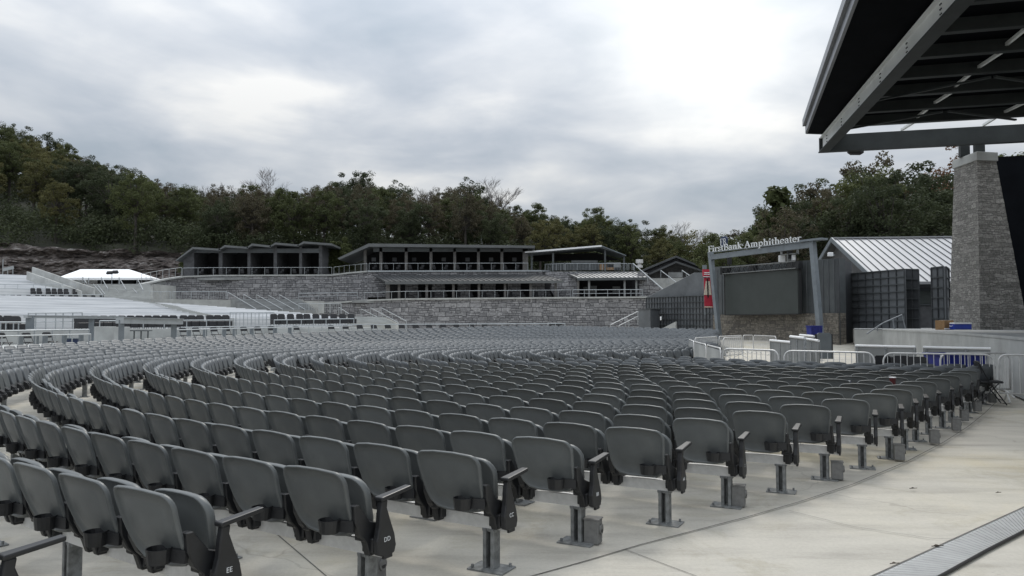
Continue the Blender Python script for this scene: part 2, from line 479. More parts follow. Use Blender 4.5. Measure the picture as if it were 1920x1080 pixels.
M['rock'] = rock_mat()
M['lf_green'] = leaf_mat('green_foliage', (0.052, 0.064, 0.028), (0.095, 0.108, 0.045))
M['lf_dark'] = leaf_mat('dark_green_foliage', (0.034, 0.044, 0.025), (0.064, 0.076, 0.038))
M['lf_brown'] = leaf_mat('browning_foliage', (0.062, 0.057, 0.038), (0.100, 0.088, 0.056))
M['lf_olive'] = leaf_mat('olive_foliage', (0.068, 0.072, 0.030), (0.125, 0.118, 0.05))
M['lf_orange'] = leaf_mat('rusty_orange_foliage', (0.11, 0.065, 0.038), (0.18, 0.105, 0.068))

# ------------------------------------------------------------------ the seating bowl
CX, CY = 10.8206, 23.4182
PITCH, R2, WCH, SLP = 0.8661, 21.221, 0.569, 0.0033


def RK(k): return R2 - (k - 2) * PITCH


_GT = ([-4.6, -3.6, -3.18, -2.79, -2.14, -1.5], [0.0, 0.40, 0.46, 0.70, 0.27, 0.0])
def flo(r, t=0.0):
    return SLP * (min(r, 33) - R2) + float(np.interp(t, *_GT)) * max(0.0, min(1.0, (r - 20.0) / 7.3))


def pol(r, t, z=0.0): return Vector((CX + r * math.sin(t), CY - r * math.cos(t), z))


# ground: one sheet, dished around the stage, reaching the horizon
mb = MB()
rings = [0.5, 4, 8, 12, 16, 20, 22, 24.5, 26, 28, 30, 33, 36, 60, 100, 160, 300, 800, 2500]
ns = 96
for i, r in enumerate(rings):
    for k in range(ns):
        p = pol(r, -2 * math.pi * k / ns, flo(r, -2 * math.pi * k / ns)); mb.v.append(tuple(p))
for i in range(len(rings) - 1):
    for k in range(ns):
        k2 = (k + 1) % ns
        mb.f.append((i * ns + k, i * ns + k2, (i + 1) * ns + k2, (i + 1) * ns + k)); mb.m.append(0)
mb.f.append(tuple(reversed(range(ns)))); mb.m.append(0)
g = fixn(mb.build('ground', M['ground'], base=(0, 0, 0))); STR(g)
if g.data.polygons[0].normal.z < 0: g.data.flip_normals()

# ---- chair meshes (local: faces +Y, stands on z=0)
def outline(hw, z0, z1, top_r, n=10, botw=0.6, crown=0.012):
    """half outline -> closed list of (x,z)"""
    pts = []
    H = z1 - z0
    for i in range(n + 1):                      # right side, bottom to top corner
        h = i / n * (1 - top_r / H)
        if h < 0.38:
            wv = hw * (botw + (0.93 - botw) * math.sqrt(max(0, 1 - ((0.38 - h) / 0.38) ** 2)))
        else:
            wv = hw * (0.93 + 0.07 * min(1, (h - 0.38) / 0.4))
        pts.append((wv, z0 + h * H))
    for i in range(1, 6):
        a = i / 5 * math.pi / 2
        pts.append((hw - top_r * (1 - math.cos(a)), z1 - top_r + top_r * math.sin(a)))
    pts.append((hw * 0.3, z1 + crown))
    left = [(-x, z) for x, z in reversed(pts)]
    low = [(-hw * botw * 0.5, z0 - 0.012), (hw * botw * 0.5, z0 - 0.012)]
    return pts + left + low


def shell(out, yf, th, lip, rings=(0.95, 0.89, 0.6, 0.25)):
    """back (rear face recessed inside a rolled lip) from an outline; yf(x,z) is the mid surface"""
    m = MB(); n = len(out)
    cz = sum(z for x, z in out) / n
    layers = [(1.0, th / 2, 1), (1.0, -th / 2 - lip, 0)]
    vs = []
    def ring(s, off):
        for (x, z) in out:
            X, Z = x * s, cz + (z - cz) * s
            vs.append((X, yf(X, Z) + off, Z))
    ring(0.25, th / 2); ring(0.6, th / 2); ring(0.93, th / 2); ring(0.985, th / 2 - 0.004); ring(1.0, 0.0); ring(0.985, -th / 2 - lip + 0.003)
    ring(0.955, -th / 2 - lip); ring(0.925, -th / 2 - lip * 0.6); ring(0.90, -th / 2); ring(0.6, -th / 2); ring(0.25, -th / 2)
    nr = 11
    fs = []
    for i in range(nr - 1):
        for k in range(n):
            k2 = (k + 1) % n
            fs.append((i * n + k, i * n + k2, (i + 1) * n + k2, (i + 1) * n + k))
    vs.append((0, yf(0, cz) + th / 2, cz)); vs.append((0, yf(0, cz) - th / 2, cz))
    a, b = len(vs) - 2, len(vs) - 1
    for k in range(n):
        k2 = (k + 1) % n
        fs.append((a, k2, k)); fs.append((b, (nr - 1) * n + k, (nr - 1) * n + k2))
    m.add(vs, fs)
    return m


def y_back(x, z): return -0.135 - 0.185 * ((z - 0.36) / 0.44) + 0.55 * x * x - 0.05 * math.sin(max(0, min(1, (z - 0.36) / 0.44)) * math.pi) * 0.4
def y_seat(x, z): return 0.005 - 0.115 * ((z - 0.31) / 0.43) + 0.25 * x * x


def m_back(): return shell(outline(0.252, 0.405, 0.80, 0.072, 8, 0.66), y_back, 0.010, 0.019)
def m_seat(): return shell(outline(0.245, 0.380, 0.745, 0.11, 7, 0.5, 0.006), y_seat, 0.045, 0.006)


def prof(m, pts, x0, x1):
    """yz profile extruded along x"""
    return m.prism([(x0, y, z) for y, z in pts], (x1 - x0, 0, 0))


BR = [(-0.085, 0.285), (0.095, 0.285), (0.105, 0.345), (0.06, 0.42), (0.0, 0.46), (-0.085, 0.49), (-0.175, 0.60), (-0.215, 0.60), (-0.205, 0.50), (-0.165, 0.42), (-0.115, 0.37)]
def m_br(sx_):
    m = MB(); x = sx_ * 0.235
    prof(m, BR, x - 0.024, x + 0.024)
    m.box((x, 0.0, 0.345), (0.085, 0.17, 0.085)); m.box((x - sx_ * 0.02, -0.09, 0.405), (0.06, 0.10, 0.05))
    return m


def m_cup():
    m = MB(); c = Vector((0.108, -0.262, 0)); n = 16; r0, r1, ri = 0.054, 0.063, 0.057
    prof_ = [(0.0, 0.440), (r0, 0.440), (r1, 0.515), (ri, 0.515), (r0 - 0.006, 0.448), (0.0, 0.448)]
    for (r, z) in prof_:
        for k in range(n):
            a = 2 * math.pi * k / n
            m.v.append((c.x + max(r, 0.0005) * math.cos(a), c.y + max(r, 0.0005) * math.sin(a), z))
    for i in range(len(prof_) - 1):
        for k in range(n):
            k2 = (k + 1) % n
            m.f.append((i * n + k, i * n + k2, (i + 1) * n + k2, (i + 1) * n + k)); m.m.append(0)
    m.box((0.190, -0.215, 0.478), (0.11, 0.022, 0.065), rz=0.25)
    return m


EP = [(-0.085, 0.300), (-0.05, 0.285), (0.055, 0.285), (0.070, 0.33), (0.055, 0.40), (0.020, 0.48), (-0.012, 0.56), (-0.005, 0.605), (-0.055, 0.605), (-0.068, 0.53), (-0.075, 0.45), (-0.095, 0.38)]
def m_endp():
    m = MB(); prof(m, EP, 0.285, 0.325); return m
def m_arm():
    m = MB()
    m.prism([(0.272, -0.07, 0.602), (0.338, -0.07, 0.602), (0.332, 0.20, 0.628), (0.28, 0.20, 0.628)], (0, 0, 0.026))
    return m
def m_rivet():
    m = MB(); m.box((0.03, y_seat(0, .40) - 0.026, 0.402), (0.016, 0.006, 0.008)); return m

proto_defs = [('backrest', m_back(), M['seat'], True), ('seat', m_seat(), M['seat'], True), ('bracket', m_br(-1), M['black'], False),
              ('bracket', m_br(1), M['black'], False), ('cup_holder', m_cup(), M['black'], False)]
chair = bpy.data.objects.new('stadium_seat', None); col.objects.link(chair); ORG[chair.name] = Vector((0, 0, 0))
for nm, m_, mt, sm in proto_defs:
    o = fixn(m_.build(nm, mt, chair, smooth=sm))
    if nm == 'seat':
        ORG[o.name] = Vector((0, 0, 0)); m_rivet().build('rivet', M['rivet'], o)
    if nm == 'bracket': bevel(o, 0.006, 1)
chair_end = copy_tree(chair)
ORG[chair_end.name] = Vector((0, 0, 0))
ep = fixn(m_endp().build('end_panel', M['black'], chair_end)); bevel(ep, 0.008, 2)
bevel(fixn(m_arm().build('armrest', M['black'], chair_end)), 0.008, 2)

ENDT = {-1: -.585, 0: -.572, 1: -.559, 2: -.5445, 3: -.534, 4: -.515, 5: -.4995, 6: -.4813, 7: -.4629, 8: -.4423, 9: -.4234, 10: -.4089, 11: -.3947, 12: -.3748}
def inv_t(u, k):
    t = -0.4
    for _ in range(30):
        f0 = px(pol(RK(k), t, flo(RK(k))))[0]; f1 = px(pol(RK(k), t + 1e-4, flo(RK(k))))[0]
        t -= max(-.1, min(.1, (f0 - u) / ((f1 - f0) / 1e-4)))
    return t
ENDT[14] = inv_t(1779, 14); ENDT[17] = inv_t(1817, 17); ENDT[19] = inv_t(1844, 19)
ENDT[13] = (ENDT[12] + ENDT[14]) / 2; ENDT[15] = ENDT[14] * 2 / 3 + ENDT[17] / 3; ENDT[16] = ENDT[14] / 3 + ENDT[17] * 2 / 3; ENDT[18] = (ENDT[17] + ENDT[19]) / 2
AIS = {-9: -1.6, 2: -1.56, 5: -1.50, 8: -1.46, 9: -1.36, 11: -1.33, 14: -1.21, 19: -1.28}
def aisle(k): return float(np.interp(k, sorted(AIS), [AIS[q] for q in sorted(AIS)]))

KMIN = -5
spots = []                                   # (k, index, t, near?)
for k in range(KMIN, 20):
    r = RK(k); dt = WCH / r
    ta = aisle(k); gap = 0.55 / r
    i = 0
    t = ENDT[k] if k in ENDT else -0.62 - 0.01 * (-k)
    while True:
        tt = t - i * dt
        if tt < -3.35: break
        if not (ta - gap < tt < ta + gap):
            p = pol(r, tt - 0.12 / r, flo(r, tt))
            U, V, Yc = px(p + Vector((0, 0, 0.6)))
            if Yc > 0.9 and -160 < U < 1960 and not (tt < -1.8 and U > 1345):
                spots.append((k, i, tt, math.hypot(p.x, p.y), p, U))
        i += 1
# individual seats: the ones that show largest
vis = [s for s in spots if (s[0] >= 0 or (s[0] == -1 and s[2] > -1.0)) and -60 < s[5] < 1935 and s[3] > 1.6]
vis.sort(key=lambda s: s[3])
ind = set((s[0], s[1]) for s in vis[:300])
ORD = ['end', 'second', 'third', 'fourth', 'fifth', 'sixth', 'seventh', 'eighth', 'ninth', 'tenth', 'eleventh', 'twelfth', 'thirteenth', 'fourteenth',
       'fifteenth', 'sixteenth', 'seventeenth', 'eighteenth', 'nineteenth', 'twentieth', 'twenty-first', 'twenty-second', 'twenty-third', 'twenty-fourth',
       'twenty-fifth', 'twenty-sixth', 'twenty-seventh', 'twenty-eighth', 'twenty-ninth', 'thirtieth', 'thirty-first', 'thirty-second', 'thirty-third', 'thirty-fourth', 'thirty-fifth', 'thirty-sixth', 'thirty-seventh', 'thirty-eighth', 'thirty-ninth', 'fortieth']
ROWN = {-1: 'the nearest row, bottom left', 0: 'the row lettered EE', 1: 'the row lettered DD', 2: 'the row lettered CC', 3: 'the row lettered BB', 4: 'the row lettered AA'}
for q in range(5, 20): ROWN[q] = 'the %s row beyond row AA' % (['first'] + ORD[1:])[q - 5]
first_used = False; first_end = False; rsw = random.Random(12)
LET = {0: 'EE', 1: 'DD', 2: 'CC', 3: 'BB', 4: 'AA', 5: 'Z'}
def text_mesh(body, size, ext=0.001):
    cu = bpy.data.curves.new('txt', 'FONT'); cu.body = body; cu.size = size; cu.extrude = ext; cu.align_x = 'CENTER'; cu.align_y = 'CENTER'
    o = bpy.data.objects.new('txt', cu); col.objects.link(o)
    dg = bpy.context.evaluated_depsgraph_get(); dg.update()
    me = bpy.data.meshes.new_from_object(o.evaluated_get(dg)); bpy.data.objects.remove(o)
    return me
for (k, i, t, d, p, U) in spots:
    if (k, i) not in ind: continue
    if i == 0:
        c = chair_end if not first_end else copy_tree(chair_end); first_end = True
        lab = 'grey seat with black end armrest at the aisle in %s' % ROWN[k]
    else:
        c = chair if not first_used else copy_tree(chair); first_used = True
        lab = 'grey seat, %s from the aisle in %s' % (ORD[i], ROWN[k])
    c.location = p; c.rotation_euler = (0, 0, t + rsw.uniform(-.012, .012)); ORG[c.name] = Vector(p)
    for ch in c.children:
        if ch.name.split('.')[0] == 'seat':          # folded seats never stop at quite the same angle
            a = rsw.uniform(-.07, .05); ch.rotation_euler.x = a; pv_ = Vector((0, 0, .38)); ch.location = pv_ - Matrix.Rotation(a, 3, 'X') @ pv_
    tag(c, lab, 'seat', 'folding stadium seats in curved rows')
    if i == 0 and k in LET:
        epo = [ch for ch in c.children if ch.name.startswith('end_panel')][0]
        me = text_mesh(LET[k], 0.038, 0.0006)
        me.name = 'row_letter'; me.materials.clear(); me.materials.append(M['letter'])
        lo = bpy.data.objects.new('row_letter', me); col.objects.link(lo); lo.parent = epo
        lo.location = (0.3262, -0.012, 0.378); lo.rotation_euler = (math.pi / 2, 0, math.pi / 2)

# the remaining seats and their rails: one object
def arr(m): return np.array(m.v, dtype=np.float32), m.f
def simple_shell(out, yf, th):
    m = MB(); n = len(out); cz = sum(z for x, z in out) / n
    for s, off in ((0.55, th / 2), (1, th / 2), (1, -th / 2), (0.55, -th / 2)):
        m.v += [(x * s, yf(x * s, cz + (z - cz) * s) + off, cz + (z - cz) * s) for x, z in out]
    for i in range(3):
        for q in range(n):
            q2 = (q + 1) % n; m.f.append((i * n + q, i * n + q2, (i + 1) * n + q2, (i + 1) * n + q)); m.m.append(0)
    m.f.append(tuple(range(n))); m.m.append(0)
    m.f.append(tuple(reversed(range(3 * n, 4 * n)))); m.m.append(0)
    return m
def far_chair(hi):
    m = MB()
    bo = outline(0.252, 0.405, 0.80, 0.072, 4 if hi else 3, 0.66); so = outline(0.238, 0.380, 0.735, 0.11, 3, 0.5, 0.006)
    a = shell(bo, y_back, 0.010, 0.014) if hi else simple_shell(bo, y_back, 0.026)
    m.add(a.v, a.f); a = simple_shell(so, y_seat, 0.05); m.add(a.v, a.f)
    m.mi = 1
    for s in (-1, 1): prof(m, BR, s * 0.235 - 0.025, s * 0.235 + 0.025)
    m.box((0.105, -0.245, 0.485), (0.10, 0.10, 0.09))
    return m
VV, FF, MI, SM = [], [], [], []
nb = 0
fc = {h: far_chair(h) for h in (True, False)}
fa = {h: (np.array(fc[h].v), fc[h].f, fc[h].m) for h in (True, False)}
rng = random.Random(4)
for (k, i, t, d, p, U) in spots:
    if (k, i) in ind: continue
    hi = d < 14
    A, fs, ms = fa[hi]
    c_, s_ = math.cos(t), math.sin(t)
    Rm = np.array([[c_, -s_, 0], [s_, c_, 0], [0, 0, 1]])
    VV.append(A @ Rm.T + np.array(p)); FF.extend([tuple(q + nb for q in f) for f in fs]); MI.extend(ms); SM.extend([True if m_ == 0 else False for m_ in ms]); nb += len(A)
# rails for the rest
def arc_bar(m, r, t0, t1, z0, z1, wd, step=0.5):
    n = max(2, int(abs(t1 - t0) * r / step) + 1); b = len(m.v)
    for q in range(n + 1):
        t = t0 + (t1 - t0) * q / n
        for (rr, z) in ((r - wd / 2, z0), (r + wd / 2, z0), (r + wd / 2, z1), (r - wd / 2, z1)):
            m.v.append(tuple(pol(rr, t, z + flo(r, t) - flo(r))))
    for q in range(n):
        for e in range(4):
            e2 = (e + 1) % 4
            m.f.append((b + q * 4 + e, b + q * 4 + e2, b + q * 4 + 4 + e2, b + q * 4 + 4 + e)); m.m.append(m.mi)
    m.f.append((b, b + 1, b + 2, b + 3)); m.m.append(m.mi)
    e = b + n * 4; m.f.append((e + 3, e + 2, e + 1, e)); m.m.append(m.mi)
fr = MB(); fr.mi = 2
NEARK = range(-1, 20)
for k in range(KMIN, 20):
    r = RK(k); ta = aisle(k); gap = 0.4 / r; z = flo(r)
    segs = [(ta - gap, -3.2)]
    if k < -1: segs.append((-0.7, ta + gap))
    for (a0, a1) in segs:
        lastok = None; runs = []
        n = 60
        for q in range(n + 1):
            t = a0 + (a1 - a0) * q / n; U, V, Y = px(pol(r, t, z + .3))
            ok = Y > 0.9 and -160 < U < 1350
            if ok and lastok is None: lastok = t
            if (not ok or q == n) and lastok is not None:
                if abs(t - lastok) > 0.03: runs.append((lastok, t))
                lastok = None
        for (b0, b1) in runs:
            arc_bar(fr, r, b0, b1, z + 0.27, z + 0.36, 0.06, 0.8)
            npst = int(abs(b1 - b0) * r / 1.42)
            for q in range(npst + 1):
                t = b0 + (b1 - b0) * (q + 0.3) / (npst + 1)
                z_ = flo(r, t)
                fr.box(pol(r, t, z_ + 0.135), (0.09, 0.09, 0.27), rz=t); fr.box(pol(r, t, z_ + 0.008), (0.24, 0.18, 0.012), rz=t)
VV.append(np.array(fr.v)); FF.extend([tuple(q + nb for q in f) for f in fr.f]); MI.extend([2] * len(fr.f)); SM.extend([False] * len(fr.f))
VV = np.concatenate(VV)
me = bpy.data.meshes.new('distant_seating')
nv = len(VV); lens = np.array([len(f) for f in FF]); nl = int(lens.sum())
me.vertices.add(nv); me.vertices.foreach_set('co', VV.astype(np.float32).ravel())
me.loops.add(nl); me.loops.foreach_set('vertex_index', np.array([q for f in FF for q in f], dtype=np.int32))
me.polygons.add(len(FF)); me.polygons.foreach_set('loop_start', np.concatenate([[0], np.cumsum(lens)[:-1]]).astype(np.int32)); 
me.update(calc_edges=True)
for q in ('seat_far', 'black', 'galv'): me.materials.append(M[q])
me.polygons.foreach_set('material_index', np.array(MI, dtype=np.int32)); me.polygons.foreach_set('use_smooth', SM)
import bmesh
_b = bmesh.new(); _b.from_mesh(me); bmesh.ops.recalc_face_normals(_b, faces=_b.faces); _b.to_mesh(me); _b.free()
far = bpy.data.objects.new('distant_seating', me); col.objects.link(far)
tag(far, 'mass of grey folding seats curving round the far side of the bowl', 'seats', None, 'stuff')

# seat rails of the near block, each row one thing
for k in NEARK:
    r = RK(k); z = flo(r)
    t1 = aisle(k) + 0.3 / r
    if k < 2: t1 = max(t1, -1.2)
    t0 = ENDT[k] + 0.185 / r
    rt = empty('seat_rail', pol(r, ENDT[k], z), 'grey metal floor rail carrying %s' % ROWN[k], 'seat rail', 'floor rails under the seat rows')
    m = MB(); arc_bar(m, r, t0, t1, z + 0.272, z + 0.355, 0.062, 0.35); m.build('beam', M['alu'], rt)
    m = MB(); m.box(pol(r, t0 + 0.008 / r, z + 0.3135), (0.016, 0.075, 0.096), rz=t0); m.build('end_cap', M['black'], rt)
    n = int(abs(t1 - t0) * r / 1.42)
    for q in range(n + 1):
        t = ENDT[k] + 0.04 / r - q * 1.42 / r
        if t < t1: break
        m = MB()
        for sgn in (-1, 1):                      # two back-to-back channels
            c_ = pol(r, t + sgn * 0.030 / r, z)
            m.box(c_ + Vector((0, 0, 0.141)), (0.026, 0.085, 0.262), rz=t)
        m.box(pol(r - 0.036, t, z + 0.14), (0.05, 0.010, 0.25), rz=t)
        m.box(pol(r, t, z + 0.262), (0.11, 0.066, 0.022), rz=t)
        po = m.build('rail_post', M['galvd'] if True else 0, rt); bevel(po, 0.003, 1)
        m = MB(); m.box(pol(r, t, z + 0.007), (0.27, 0.19, 0.010), rz=t + 0.05)
        for (a_, b_) in ((-.105, -.07), (.105, .07)):
            m.tube([pol(r - b_, t + a_ / r, z + 0.01), pol(r - b_, t + a_ / r, z + 0.035)], 0.010, 6)
        m.build('base_plate', M['galvd'], po)

# small power boxes by every second aisle post
for n_, (k, u, v) in enumerate([(1, 702, 1088), (3, 1112, 1018), (5, 1385, 948), (7, 1570, 898), (9, 1686, 862), (11, 1752, 831), (13, 1793, 807), (15, 1808, 789), (17, 1833, 771), (19, 1861, 755)]):
    p = G(u, v); t = ENDT[k] + 0.12
    rt = empty('floor_box', p, 'small grey floor box with round cover ending %s' % ROWN[k].replace('the row', 'row'), 'floor box', 'grey floor boxes along the aisle', rz=0)
    c_, s_ = math.cos(t), math.sin(t)
    m = MB(); m.box(p + Vector((0, 0, 0.09)), (0.115, 0.105, 0.18), rz=t); b_ = m.build('body', M['boxg'], rt); bevel(b_, 0.008, 2)
    m = MB(); m.box(p + Vector((0, 0, 0.183)), (0.125, 0.115, 0.008), rz=t); m.build('lid', M['boxg'], rt)
    cvr = p + Vector((c_ * 0.0585 , s_ * 0.0585, 0.108))
    m = MB(); m.tube([cvr, cvr + Vector((c_ * 0.012, s_ * 0.012, 0))], 0.037, 20); cv = m.build('round_cover', M['boxg'], rt)
    hp = []
    for q in range(9):
        a = math.pi + math.pi * q / 8
        hp.append(cvr + Vector((c_ * 0.0125 - s_ * math.cos(a) * 0.022, s_ * 0.0125 + c_ * math.cos(a) * 0.022, math.sin(a) * 0.022 - 0.002)))
    m = MB(); m.prism(hp, (c_ * 0.002, s_ * 0.002, 0)); m.build('opening', M['black'], cv)

# ------------------------------------------------------------------ paving details
def strip(m, pts, wd, z):
    for a, b in zip(pts[:-1], pts[1:]):
        d = (b - a); d.z = 0; d.normalize(); n = Vector((-d.y, d.x, 0)) * wd / 2
        zz = Vector((0, 0, z))
        m.add([a - n + zz, b - n + zz, b + n + zz, a + n + zz], [(0, 1, 2, 3)])
m = MB()
strip(m, [G(u, v) for u, v in [(900, 1110), (1000, 1080), (1100, 1052), (1200, 1022), (1300, 996), (1400, 970), (1500, 941), (1600, 908), (1700, 866), (1770, 829), (1815, 800), (1845, 776), (1872, 750)]], 0.012, 0.004)
strip(m, [G(520, 1003), G(640, 1105)], 0.010, 0.004)
strip(m, [G(1170, 1030), G(1330, 1090)], 0.006, 0.004)
strip(m, [G(1480, 958), G(1600, 988), G(1745, 1010), G(1800, 1012)], 0.006, 0.004)
STR(m.build('paving_joint', M['joint']))
# trench drain
A, B_, C_, D_ = G(1600, 1098), G(1990, 920), G(1740, 1098), G(1990, 958)
m = MB()
zz = Vector((0, 0, 0.004))
m.add([A + zz, C_ + zz, D_ + zz, B_ + zz], [(0, 1, 2, 3)])
o = empty('drain_grating', A, 'pale grey slotted drain grating across the paving at lower right', 'drain')
m.build('frame', M['grate'], o)
m = MB(); n = 60
for q in range(n):
    s_ = q / n
    a = A.lerp(B_, s_).lerp(C_.lerp(D_, s_), 0.06); b = A.lerp(B_, s_).lerp(C_.lerp(D_, s_), 0.94)
    strip(m, [a, b], 0.007, 0.008)
sl = m.build('slots', M['galvd'], o)
m = MB(); strip(m, [A, B_], 0.012, 0.0085); m.build('edge', M['joint'], o)
m = MB(); m.tube([G(1700, 1120) + Vector((0, 0, .02)), G(1770, 1080) + Vector((0, 0, .012)), G(1850, 1035) + Vector((0, 0, .012)), G(1990, 962) + Vector((0, 0, .012))], 0.011, 8)
tag(m.build('cable', M['cable']), 'black cable lying along the drain grating at lower right', 'cable')
for n_, (u, v, s_, lab) in enumerate([(1712, 918, .035, 'small dark dry leaf on the bare paving right of the aisle posts'), (1872, 926, .025, 'tiny dark leaf on paving above the drain grating'),
                                      (1757, 1027, .04, 'curled dry leaf caught on the edge of the drain grating'), (1884, 758, .09, 'dark scrap on the paving near the far barriers'), (1677, 1060, .03, 'tiny crumpled leaf at the lower end of the drain edge')]):
    p = G(u, v); m = MB(); m.add([p + Vector((-s_, 0, .008)), p + Vector((0, -s_ * .35, .02)), p + Vector((s_, .01, .010)), p + Vector((0, s_ * .4, .022))], [(0, 1, 2, 3)])
    m.tube([p + Vector((-s_, 0, .012)), p + Vector((s_ * 1.3, 0.01, .014))], 0.003, 5)
    tag(m.build('fallen_leaf', M['leaf']), lab, 'leaf', 'scattered dry leaves')
#SECTION2
# ================================================================== stage, canopy, pillar
def Zr(v, Y): return W(960, v, Y).z
STZ = 1.33                                      # stage deck height
# deck plan
FLc = W(1655, 618, 41); FLc.z = 0
fe = [Vector((FLc.x, 41, 0))]
for u, v in [(1730, 620.5), (1800, 624), (1860, 628), (1920, 633), (2000, 640)]:
    p = G(u, v, STZ); fe.append(Vector((p.x, p.y, 0)))
fe += [Vector((34, 15, 0)), Vector((50, 15, 0)), Vector((50, 52, 0))]
bl = Vector(onl(1600, (0, 49), (10, 49))); bl.z = 0
poly = fe + [Vector((bl.x + 0.3, 52, 0)), bl, Vector((onl(1600, (0, 42), (10, 42)).x, 42, 0))]
st = empty('stage', (FLc.x, 41, 0), 'pale concrete stage platform with a long curved front wall', 'stage')
m = MB(); m.prism([p + Vector((0, 0, 0.0)) for p in poly], (0, 0, STZ - 0.06)); fixn(m.build('front_wall', M['conc'], st))
m = MB(); m.prism([p + Vector((0, 0, STZ - 0.06)) for p in poly], (0, 0, 0.06)); fixn(m.build('deck', M['concd'], st))
m = MB()
for a, b in zip(fe[:5], fe[1:6]): m.bar(a + Vector((0, -.03, STZ - .03)), b + Vector((0, -.03, STZ - .03)), 0.06, 0.065)
m.build('edge_strip', M['conc'], st)

# stone pillar
def P3(u, v, Y): return W(u, v, Y)
zc, zt = STZ, Zr(300, 36.3)
b0 = P3(1838, 618, 36); b1 = P3(1928, 618, 36.4); b2 = P3(1779, 602, 39.5); b3 = Vector((b1.x + 1.2, 40, 0))
t0_ = P3(1832, 300, 36.4); t1_ = P3(1868, 300, 36.6); t2_ = P3(1789, 318, 38.4); t3_ = Vector((t1_.x + .4, 38.6, 0))
pl = empty('stone_pillar', (b0.x, 36.5, zc), 'tapering grey stone pillar carrying the stage roof girder', 'pillar')
m = MB(); bs = [Vector((p.x, p.y, zc)) for p in (b0, b1, b3, b2)]; ts = [Vector((p.x, p.y, zt)) for p in (t0_, t1_, t3_, t2_)]
# subdivided shaft, a little rough
nrow = 40
vs = []
rg = random.Random(3)
for q in range(nrow + 1):
    for a, b in zip(bs, ts):
        vs.append(a.lerp(b, q / nrow) + Vector((rg.uniform(-.008, .008), rg.uniform(-.008, .008), 0)) * (1 if 0 < q < nrow else 0))
fs = [(q * 4 + e, q * 4 + (e + 1) % 4, q * 4 + 4 + (e + 1) % 4, q * 4 + 4 + e) for q in range(nrow) for e in range(4)]
m.add(vs, fs); fixn(m.build('shaft', M['pstone'], pl))
cen = sum(ts, Vector()) / 4
m = MB(); cb0 = [cen + (p - cen) * 1.10 for p in ts]
m.prism(cb0, (0, 0, 0.42)); cp = fixn(m.build('cap', M['conc'], pl)); bevel(cp, 0.03, 2)
m = MB()
for (u, Y) in ((1808, 37.6), (1836, 36.9)):
    p = W(u, 290, Y); m.box((p.x, p.y, zt + 0.42 + 0.35), (0.42, 0.3, 0.7), rz=-.2)
m.build('bearing', M['joist'], pl)

# roof: girder, edge beam, joists, deck, fascia
rf = empty('stage_roof', (22, 30, 10), 'huge dark steel stage canopy jutting over the stage at upper right', 'roof')
gA = W(1546, 286, 37.6); zG = gA.z
gdir = Vector((5.6, -1.44, 0)).normalized()
zB, zT = zG, Zr(259, 37.6)
hB = zT - zB
eA = Vector((gA.x, gA.y, 0)); q1 = W(1765, 0, 22.9)
# edge beam direction from its top line
k_ = None
def at_z(u, v, z):
    a = (540 - v) / F_PX; k = (z - EYE) / (SP + a * CP)
    return Vector(((u - 960) / F_PX * k, (CP - a * SP) * k, z))
eB = at_z(1765, 0, zT); eA2 = at_z(1543, 259, zT)
ed = (eB - eA2); ed.z = 0; ed.normalize(); nrm = Vector((ed.y, -ed.x, 0))
if nrm.x > 0: nrm = -nrm                        # points outwards (left)
far_end = Vector((eA2.x, eA2.y, 0)); near_end = far_end + ed * 34
zm = (zB + zT) / 2
def zb(p, z): return Vector((p.x, p.y, z))
m = MB()
m.bar(zb(far_end, zm), zb(near_end, zm), 0.05, hB)                                  # web
eb = m.build('edge_beam', M['beam'], rf)
m = MB(); m.bar(zb(far_end, zT), zb(near_end, zT), 0.34, 0.05); m.build('top_flange', M['beam'], eb)
m = MB(); m.bar(zb(far_end, zB), zb(near_end, zB), 0.46, 0.05)
m.bar(zb(far_end, zm) + Vector((0, 0.03, 0)) + nrm * .08, zb(far_end, zm) + ed * .05 + nrm * .08, 0.2, hB); m.build('bottom_flange', M['joist'], eb)  # dark colour stands for the shaded underside of the beam
m = MB()
for q in range(9):
    c_ = far_end + ed * (1.1 + q * 3.1) + nrm * 0.03
    for i in (-1, 1):
        for j in (-.14, 0, .14):
            m.box(zb(c_ + ed * (i * 0.045), zm + j + 0.08), (0.03, 0.05, 0.035), rz=math.atan2(ed.y, ed.x))
m.build('bolts', M['black'], eb)
# girder along the back
m = MB(); gs = zb(far_end, 0) + ed * 0.15; ge = gs + gdir * 26
gh = 0.80
m.bar(zb(gs, zB + gh / 2 - .02), zb(ge, zB + gh / 2 - .02), 0.35, gh); gd_ = m.build('girder', M['joist'], rf)
# cross joists
_q = at_z(1700, 231, zT - .32) - far_end
_den = ed.x * gdir.y - ed.y * gdir.x
so_ = (_q.x * gdir.y - _q.y * gdir.x) / _den
for q in range(10):
    s_ = so_ + q * 2.25
    a = far_end + ed * s_
    m = MB(); m.bar(zb(a, zT - .30), zb(a + gdir * 26, zT - .30), 0.26, 0.05); m.bar(zb(a, zT - .05), zb(a + gdir * 26, zT - .05), 0.05, 0.5); m.build('joist', M['joist'], rf)
